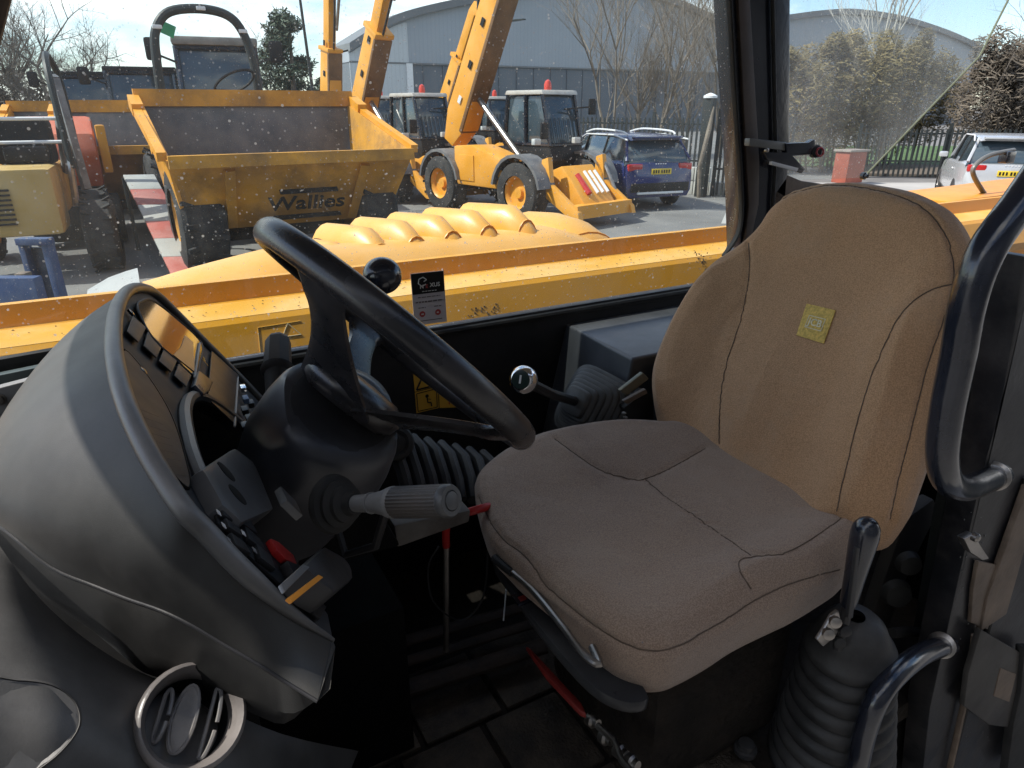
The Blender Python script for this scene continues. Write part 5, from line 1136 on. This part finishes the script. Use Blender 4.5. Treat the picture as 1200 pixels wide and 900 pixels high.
# ---- cars
def loftcar(parent, secs, m, name):   # secs: list of (x, [(y,z)...] half profile)
    rings = []
    for x, hp in secs:
        full = [(y, z) for y, z in hp]+[(-y, z) for y, z in reversed(hp)]
        rings.append([V((x, y, z)) for y, z in full])
    MB().loft(rings).build(name, m, parent, ang=40)
def car(r, f, hd, paint, lab, plate=True, rails=True):
    t = empty('parked_car', lab, 'car', cf(r, f), hd)
    body = []
    for x, w, zt_, zb in ((-2.28, .70, .80, .42), (-2.22, .84, 1.02, .30), (-1.9, .90, 1.08, .26), (-1.0, .93, 1.04, .24), (.2, .93, 1.02, .24), (1.0, .92, 1.0, .24), (1.7, .88, .92, .26), (2.15, .78, .78, .3), (2.28, .62, .6, .38)):
        body.append((x, [(0, zb), (w*.9, zb), (w, zb+.15), (w, zt_-.25), (w*.96, zt_-.06), (w*.86, zt_), (0, zt_+.02)]))
    loftcar(t, body, paint, 'body')
    gh = []
    for x, w, z in ((-2.12, .78, 1.10), (-1.98, .74, 1.36), (-1.78, .68, 1.56)):
        gh.append((x, [(0, .98), (w*1.1, .98), (w, z-.04), (w*.92, z), (0, z+.01)]))
    for x, w, z in ((-1.2, .68, 1.585), (-.2, .68, 1.59), (.35, .64, 1.52), (.8, .66, 1.28), (1.15, .7, 1.02)):
        gh.append((x, [(0, .98), (.84, .98), (w, z-.04), (w*.92, z), (0, z+.01)]))
    loftcar(t, gh, gcar, 'glasshouse')
    MB().loft([[V((x, y, z)) for y, z in ((-.66, zz-.03), (-.58, zz+.012), (.58, zz+.012), (.66, zz-.03), (.58, zz-.02), (-.58, zz-.02))] for x, zz in ((-2.0, 1.53), (-1.75, 1.585), (-1.2, 1.605), (-.2, 1.61), (.4, 1.54))]).build('roof_panel', paint, t)
    for s in (-1, 1):
        for a, b in (((-2.14, s*.82, 1.08), (-1.80, s*.66, 1.56)), ((-.95, s*.83, 1.02), (-1.0, s*.67, 1.57)), ((.05, s*.83, 1.02), (.0, s*.67, 1.57)), ((1.15, s*.76, 1.02), (.36, s*.64, 1.55))):
            MB().tube([a, b], .035, 6).build('window_post', paint if a[0] < -2 or a[0] > 1 else blackp, t)
        MB().tube(smoothline([(-1.75, s*.62, 1.61), (-1.5, s*.64, 1.68), (-.3, s*.64, 1.70), (.3, s*.62, 1.62)], 4), .022, 6).build('roof_rail', palew, t) if rails else None
        MB().tube([(-2.05, s*.78, 1.52), (-1.2, s*.68, 1.6), (.2, s*.66, 1.58), (.6, s*.68, 1.44)], .018, 6).build('window_trim', palew, t)
        MB().box((-2.20, s*.64, .95), (.10, .36, .15), bev=.03).build('tail_light', mat('tail_light_red', (.45, .02, .02), .2, coat=.5), t)
        MB().box((.75, s*1.0, 1.08), (.12, .2, .13), bev=.04).build('door_mirror', paint, t)
        for x in (-1.4, 1.4): wheel(t, (x, s*.82, .34), .34, .23, steel, 0)
        MB().box((-.9, s*.935, .86), (.18, .02, .03), bev=.008).build('door_handle', palew, t)
    MB().box((-2.27, 0, .52), (.06, 1.5, .2), bev=.03).build('rear_bumper', plast2, t)
    MB().box((-2.29, 0, .40), (.05, 1.2, .05), bev=.015).build('bumper_trim', palew, t)
    pl_ = MB().box((-2.285, 0, .86), (.02, .5, .12), bev=.005).build('number_plate', mat('plate_yellow', (.7, .5, .04), .4), t)
    mb = MB()
    for k in range(7): mb.box((-2.297, -.19+k*.062+(.02 if k > 3 else 0), .86), (.004, .035, .07))
    mb.build('plate_marks', blackp, t)
    for k in range(5): MB().box((-2.235, -.12+k*.06, 1.02), (.01, .03, .02)).build('badge_letter', palew, t)
    MB().box((-2.02, 0, 1.57), (.22, 1.2, .04), bev=.015).build('roof_spoiler', paint, t)
    return t
car(2.55, 17.9, head(-.35, .94), carbl, 'dark blue estate car with white roof rails and yellow plate, beyond the telehandler')
car(11.7, 17.2, head(.42, .90), carsi, 'silver hatchback parked by the hedge at the right edge', rails=False)

# ---- workshop building added unseen behind the camera to cut skylight on the door side
wk = empty('blocker', 'dark grey clad workshop building added out of view to darken the door side of the cab', 'blocker', (1, -4.2, 0))
MB().box((0, -4, 3.4), (26, 8, 6.8), bev=.05).build('blocker_wall', mat('blocker_cladding', (.07, .068, .065), .6, 0, .15, 1), wk)
MB().box((0, -4, 6.9), (26.8, 8.8, .25), bev=.03).build('blocker_roof', roofg, wk)
for x in (-7, 0, 7): MB().box((x, .03, 2.1), (3.6, .08, 4.2), bev=.02).build('blocker_door', mat('blocker_door_grey', (.12, .12, .12), .5), wk)
# ---- warehouse with two arched roofs
def warehouse(Yw, depth, arc, base_px, band, lab, left_wall):
    o0 = at(*base_px, Y=Yw); o0.z = 0
    t = empty('warehouse', lab, 'warehouse', o0)
    top = smoothline([at(a, b, Y=Yw) for a, b in arc], 5)
    bz_ = [at(a, b, Y=Yw).z for a, b in band]; zb = sum(bz_)/len(bz_)
    x0, x1 = top[0].x, top[-1].x
    up = [V((x0, Yw, zb))]+top+[V((x1, Yw, zb))]
    MB().prism([p-o0 for p in up], (0, depth, 0)).build('upper_cladding', wallup, t, smooth=False)
    MB().prism([V((a, Yw+.05, z))-o0 for a, z in ((x0+.05, 0), (x1-.05, 0), (x1-.05, zb), (x0+.05, zb))], (0, depth-.1, 0)).build('lower_cladding', walllo, t, smooth=False)
    MB().box(V(((x0+x1)/2, Yw-.06, zb))-o0, (x1-x0, .1, .12)).build('cladding_flashing', roofg, t)
    rr = []
    for p in top: rr.append([p+V((0, -.5, -.12))-o0, p+V((0, -.5, .42))-o0, p+V((0, depth, .42))-o0, p+V((0, depth, -.12))-o0])
    MB().loft(rr).build('arched_roof', roofg, t, ang=30)
    n = int((x1-x0)/1.2)
    for k in range(1, min(n, 60)):
        x = x0+(x1-x0)*k/n
        zt_ = max(p.z for p in top if abs(p.x-x) < 3)-.6 if [p for p in top if abs(p.x-x) < 3] else zb+1
    if left_wall:
        xs_ = at(478, 60, Y=Yw).x; tl = [p for p in top if p.x < xs_]
        MB().prism([p+V((0, -.08, -.3))-o0 for p in [V((x0, Yw, .3))]+tl+[V((xs_, Yw, tl[-1].z)), V((xs_, Yw, .3))]], (0, .06, 0)).build('pale_end_wall', wallwh, t, smooth=False)
        MB().box(V((xs_, Yw-.1, zb/2))-o0, (.5, .25, zb)).build('corner_trim', palew, t)
    for k in range(26):
        x = x0+(x1-x0)*(k+.5)/26; MB().box(V((x, Yw+.02, zb*.5))-o0, (.06, .1, zb*.96)).build('cladding_rib', walllo, t)
    return t
warehouse(55, 5, [(408, 58), (436, 40), (465, 24), (512, 11), (568, 0), (630, -10), (690, -14), (740, -9), (775, 0), (825, 20), (858, 39), (900, 66)], (660, 100), [(480, 73), (860, 87)], 'long blue-grey warehouse with a wide arched roof behind the telehandlers', True)
warehouse(57, 5, [(905, 26), (925, 22), (965, 17), (1000, 16), (1050, 23), (1095, 36), (1130, 50), (1152, 62)], (1000, 100), [(900, 90), (1150, 100)], 'smaller pale arched warehouse behind the olive hedge', False)
# ---- trees, bushes
def branch(mb, p, d, L_, r, lev, rng, spread, twigs, maxl):
    n = 4; pts = [p.copy()]; q = p.copy(); dd = d.copy()
    for i in range(n):
        dd = (dd+V((rng.uniform(-1, 1), rng.uniform(-1, 1), rng.uniform(-.5, .8)))*.13).normalized(); q = q+dd*L_/n; pts.append(q.copy())
    (mb if lev < 2 else twigs).tube(pts, [r*(1-.6*i/n) for i in range(n+1)], 5 if lev < 2 else 3, cap=False)
    if lev < maxl:
        for k in range(5 if lev else 7):
            i = rng.randint(1, n); a = rng.uniform(0, 2*math.pi); s = dd.orthogonal().normalized(); s = Quaternion(dd, a) @ s
            nd = (dd*(1-spread)+s*spread+V((0, 0, .25))).normalized()
            branch(mb, pts[i], nd, L_*rng.uniform(.5, .72), r*.42, lev+1, rng, spread, twigs, maxl)
def bare_tree(loc, h, seed, lab, m=bark, spread=.5, r=.12, stems=1, maxl=4, group=None):
    rng = random.Random(seed); t = empty('bare_tree', lab, 'tree', loc, 0, group); a, b = MB(), MB()
    for s in range(stems):
        d = V((rng.uniform(-.25, .25)*(stems > 1), rng.uniform(-.25, .25)*(stems > 1), 1)).normalized()
        branch(a, V((rng.uniform(-.3, .3)*(stems > 1), 0, 0)), d, h*.6, r, 0, rng, spread, b, maxl)
    a.build('trunk', m, t, recalc=False); b.build('crown', m, t, recalc=False)
def leafblob(name, m, c0_, blobs, n, size, seed, parent, elong=1.0):
    rng = random.Random(seed); vs, fs = [], []
    for k in range(n):
        c, rx, ry, rz = blobs[rng.randrange(len(blobs))]
        u = V((rng.gauss(0, 1), rng.gauss(0, 1), rng.gauss(0, 1))).normalized()*rng.uniform(.55, 1.05)
        p = V(c)+V((u.x*rx, u.y*ry, u.z*rz))
        if p.z < .05: continue
        a = V((rng.gauss(0, 1), rng.gauss(0, 1), rng.gauss(0, 1))).normalized(); b = a.orthogonal().normalized()
        s = size*rng.uniform(.5, 1.4); i = len(vs)
        vs += [p-a*s*elong-b*s*.3, p+a*s*elong-b*s*.2, p+a*s*elong*.8+b*s*.4, p-a*s*.7*elong+b*s*.4]; fs.append((i, i+1, i+2, i+3))
    return MB().add(vs, fs).build(name, m, parent, smooth=False, recalc=False)
def bush(r, f, blobs, m, n, size, seed, lab, cat='bush', name='bush', elong=1.6):
    rx_ = random.Random(seed+5); blobs = list(blobs); main_ = list(blobs)
    for (c, a_, b_, d_) in blobs[:]:
        for q in range(7):
            u = rx_.uniform(0, 6.28); e = rx_.uniform(.2, 1.3); s_ = rx_.uniform(.25, .55)
            blobs.append(((c[0]+a_*math.cos(u)*math.cos(e), c[1]+b_*.4*math.sin(u), c[2]+d_*math.sin(e)*1.02), s_, s_*.8, s_*rx_.uniform(.7, 1.5)))
    blobs = blobs+main_*9
    t = empty(name, lab, cat, cf(r, f)); leafblob('foliage', m, 0, blobs, n, size, seed, t, elong)
    rng = random.Random(seed+1); mb = MB()
    for k in range(26):
        c, rx, ry, rz = blobs[rng.randrange(len(blobs))]
        x, y = c[0]+rng.uniform(-.7, .7)*rx, c[1]+rng.uniform(-.6, .6)*ry
        mb.tube([(x, y, 0), (x+rng.uniform(-.4, .4), y, c[2]*.6), (x+rng.uniform(-1, 1), y+rng.uniform(-.5, .5), c[2]+rz*rng.uniform(.4, .95))], [.05, .035, .015], 4)
    mb.build('stem', barkd, t)
    return t
rngb = random.Random(21)
# bare pale trees before the warehouse
for i, (px, f, h, lab) in enumerate(((722, 33, 7.6, 'slim pale-barked bare tree just right of the nearest telehandler cab'), (748, 34, 6.2, 'short bare tree leaning above the blue car'), (775, 33, 8.6, 'tall pale-barked bare tree above the rear of the blue car'), (812, 35, 7.0, 'bare tree left of the dark gate post'), (845, 33, 6.8, 'bare tree behind the gate beside the window pillar'))):
    bare_tree(cf((px-600)*f*.93/790, f), h, 40+i, lab, bark, .42, .085, 2, 4)
bare_tree(cf(13.6, 28), 9.5, 70, 'thin bare birch rising out of the hedge above the smaller warehouse roof', mat('birch_bark', (.42, .4, .36), .8), .38, .08, 2, 4)
bare_tree(cf(22.4, 31), 7.5, 75, 'bare tree at the upper right edge beyond the hedge', barkd, .55, .12, 1, 4)
for i, (px, f, h, lab) in enumerate(((-60, 34, 6.2, 'leafless brown tree at the far left edge behind the loader'), (22, 36, 6.6, 'leafless bushy tree behind the roll bar of the loader'), (62, 35, 6.6, 'tallest leafless tree of the left group, above the orange reflected hood'), (105, 38, 5.2, 'lower leafless tree left of the dumper mirrors'), (312, 40, 4.7, 'small leafless shrub tree between roll bar and conifer'))):
    bare_tree(cf((px-600)*f*.93/790, f), h, 80+i, lab, barkd, .62, .15, 2, 4)
leafb2 = leafb
bush(-24.0, 36, [((x, 0, 1.6), 2.2, 1.5, 1.5) for x in (-8, -4, 0, 4)], leafb, 6000, .10, 5, 'low grey-brown thicket behind the left machines', 'thicket', 'thicket')
# conifer
cx = empty('conifer', 'dark green conifer with gaps in its crown behind the upright boom', 'tree', cf(-8.6, 29)); rng = random.Random(3)
mb = MB(); mb.tube([(0, 0, 0), (0, 0, 3), (.1, 0, 5.2)], [.16, .1, .03], 8); mb.build('trunk', barkd, cx)
bl = []
for k in range(46):
    z = 1.0+4.4*(k/46); rr = 1.9*(1-(z-1)/5.0)*rng.uniform(.6, 1.25); a = rng.uniform(0, 6.28)
    bl.append(((rr*math.cos(a), rr*math.sin(a), z+rng.uniform(-.1, .2)), .45, .45, .28))
leafblob('crown', leafd, 0, bl, 9000, .07, 4, cx, 1.6)
# lamp post
lp = empty('lamp_post', 'thin dark lamp post rising out of the conifer', 'lamp post', cf(-6.95, 26))
MB().tube([(0, 0, 0), (-.15, 0, 4), (-.3, 0, 8)], [.08, .05, .04], 8).build('post', fencem, lp)
MB().box((-.3, 0, 8.05), (.5, .2, .1), bev=.03).build('lamp_head', fencem, lp)
# hedges
bush(13.2, 27, [((-3.9, 0, 2.2), 1.3, 1.2, 1.7), ((-2.2, 0, 2.4), 1.5, 1.2, 1.9), ((-.4, 0, 2.7), 1.7, 1.3, 1.9), ((1.4, 0, 2.6), 1.8, 1.3, 2.0), ((3.2, 0, 2.5), 1.8, 1.3, 1.8), ((-1, .3, 1.2), 4.4, 1.2, 1.1)], leafo, 42000, .05, 9, 'tall olive-green hedge seen through the smeared rear pane', 'hedge', 'hedge', 2.0)
bush(20.2, 27, [((-3.2, 0, 2.2), 1.8, 1.3, 1.9), ((-1.2, 0, 2.3), 2.0, 1.3, 2.0), ((1.0, 0, 2.7), 2.0, 1.3, 2.2), ((3.4, 0, 3.0), 2.2, 1.3, 2.4), ((6, 0, 3.0), 2.4, 1.3, 2.4), ((-2.2, 0, 3.0), 1.6, 1.2, 1.6), ((-4.4, 0, 2.4), 1.6, 1.2, 1.7), ((.2, 0, 1.5), 4.5, 1.2, 1.4)], leafb, 42000, .05, 13, 'brown-grey leafless hedge behind the railings at the right', 'hedge', 'hedge', 2.6)
# ---- fences
def fence(p0, p1, h, lab, name='palisade_fence', pitch=.155, post=2.75, m=fencem, railz=(.35, .9)):
    t = empty(name, lab, 'fence', p0); d = p1-p0; L_ = d.length; d.normalize(); n = V((-d.y, d.x, 0)); az = math.atan2(d.y, d.x); rot = Matrix.Rotation(az, 3, 'Z')
    mb = MB()
    for k in range(int(L_/pitch)):
        c = d*(k*pitch); mb.add([c+d*x+n*y+V((0, 0, z)) for x, y, z in ((-.032, 0, .05), (.032, 0, .05), (.032, 0, h-.06), (0, 0, h), (-.032, 0, h-.06), (-.032, .02, .05), (.032, .02, .05), (.032, .02, h-.06), (0, .02, h), (-.032, .02, h-.06))], [(0, 1, 2, 3, 4), (9, 8, 7, 6, 5), (0, 4, 9, 5), (1, 6, 7, 2), (2, 7, 8, 3), (3, 8, 9, 4)])
    mb.build('pale', m, t, smooth=False, kind='stuff')
    for z in railz: MB().box(d*L_/2+n*.04+V((0, 0, h*z)), (L_, .04, .05), rot=rot).build('rail', m, t)
    k = 0
    while k*post < L_:
        MB().box(d*(k*post)+n*.08+V((0, 0, (h+.15)/2)), (.09, .09, h+.15), rot=rot).build('fence_post', m, t); k += 1
    return t
fp = lambda px, f: cf((px-600)*(f*.925+.8)/790, f)
fence(fp(672, 24), fp(822, 21.5), 1.9, 'dark steel palisade fence behind the blue car')
fence(fp(1000, 23.5), fp(1290, 22.5), 1.55, 'dark railings in front of the brown hedge at the right', 'railings')
gt_ = fence(fp(834, 18.4), fp(925, 17.6), 2.0, 'dark steel gate of close vertical bars next to the thick post', 'yard_gate', .12)
gp = empty('gate_post', 'thick black gate post with a pale cap and a climbing stem', 'gate post', fp(821, 18.4))
MB().box((0, 0, 1.2), (.26, .26, 2.4), bev=.02, rot=Matrix.Rotation(.4, 3, 'Z')).build('post', fencem, gp)
MB().lathe((0, 0, 2.4), (0, 0, 1), [(0, .17), (.05, .17), (.09, .1), (.12, .02)], 16).build('post_cap', palew, gp)
MB().tube([(-.2, -.15, 0), (-.32, -.2, .8), (-.12, -.2, 1.7), (-.02, -.17, 2.2)], [.05, .05, .06, .02], 8).build('bindweed_stem', bark, gp)
wl_ = empty('low_wall', 'low white wall with block joints below the gate and fence', 'wall', fp(800, 18.8))
d = (fp(960, 17.6)-fp(785, 19.2)); L_ = d.length; d.normalize(); az = math.atan2(d.y, d.x); rot = Matrix.Rotation(az, 3, 'Z')
w0_ = wl_.location; nb = 18
wm = mat('white_block', (.55, .54, .5), .8, 0, .1, 3)
blk = None
for k in range(nb):
    for j in range(2):
        if j == 1 and k > 4: continue
        p = fp(785, 19.2)+d*(L_*(k+.5)/nb)-w0_+V((0, 0, .17+j*.36))
        if blk is None: blk = MB().box((0, 0, 0), (L_/nb-.02, .2, .34), bev=.012).build('block', wm, wl_)
        if k or j:
            o2 = blk.copy(); COL.objects.link(o2); o2.parent = wl_
        else: o2 = blk
        o2.location = p; o2.rotation_euler = (0, 0, az)
rc = empty('red_cabinet', 'small red cabinet by the roadside in front of the olive hedge', 'cabinet', fp(992, 21.5))
MB().box((0, 0, .5), (.8, .5, .9), bev=.03).build('cabinet_box', mat('cabinet_red', (.3, .08, .05), .5), rc)
MB().box((0, 0, .98), (.9, .6, .06), bev=.01).build('cabinet_lid', mat('cabinet_lid', (.3, .25, .22), .5), rc)
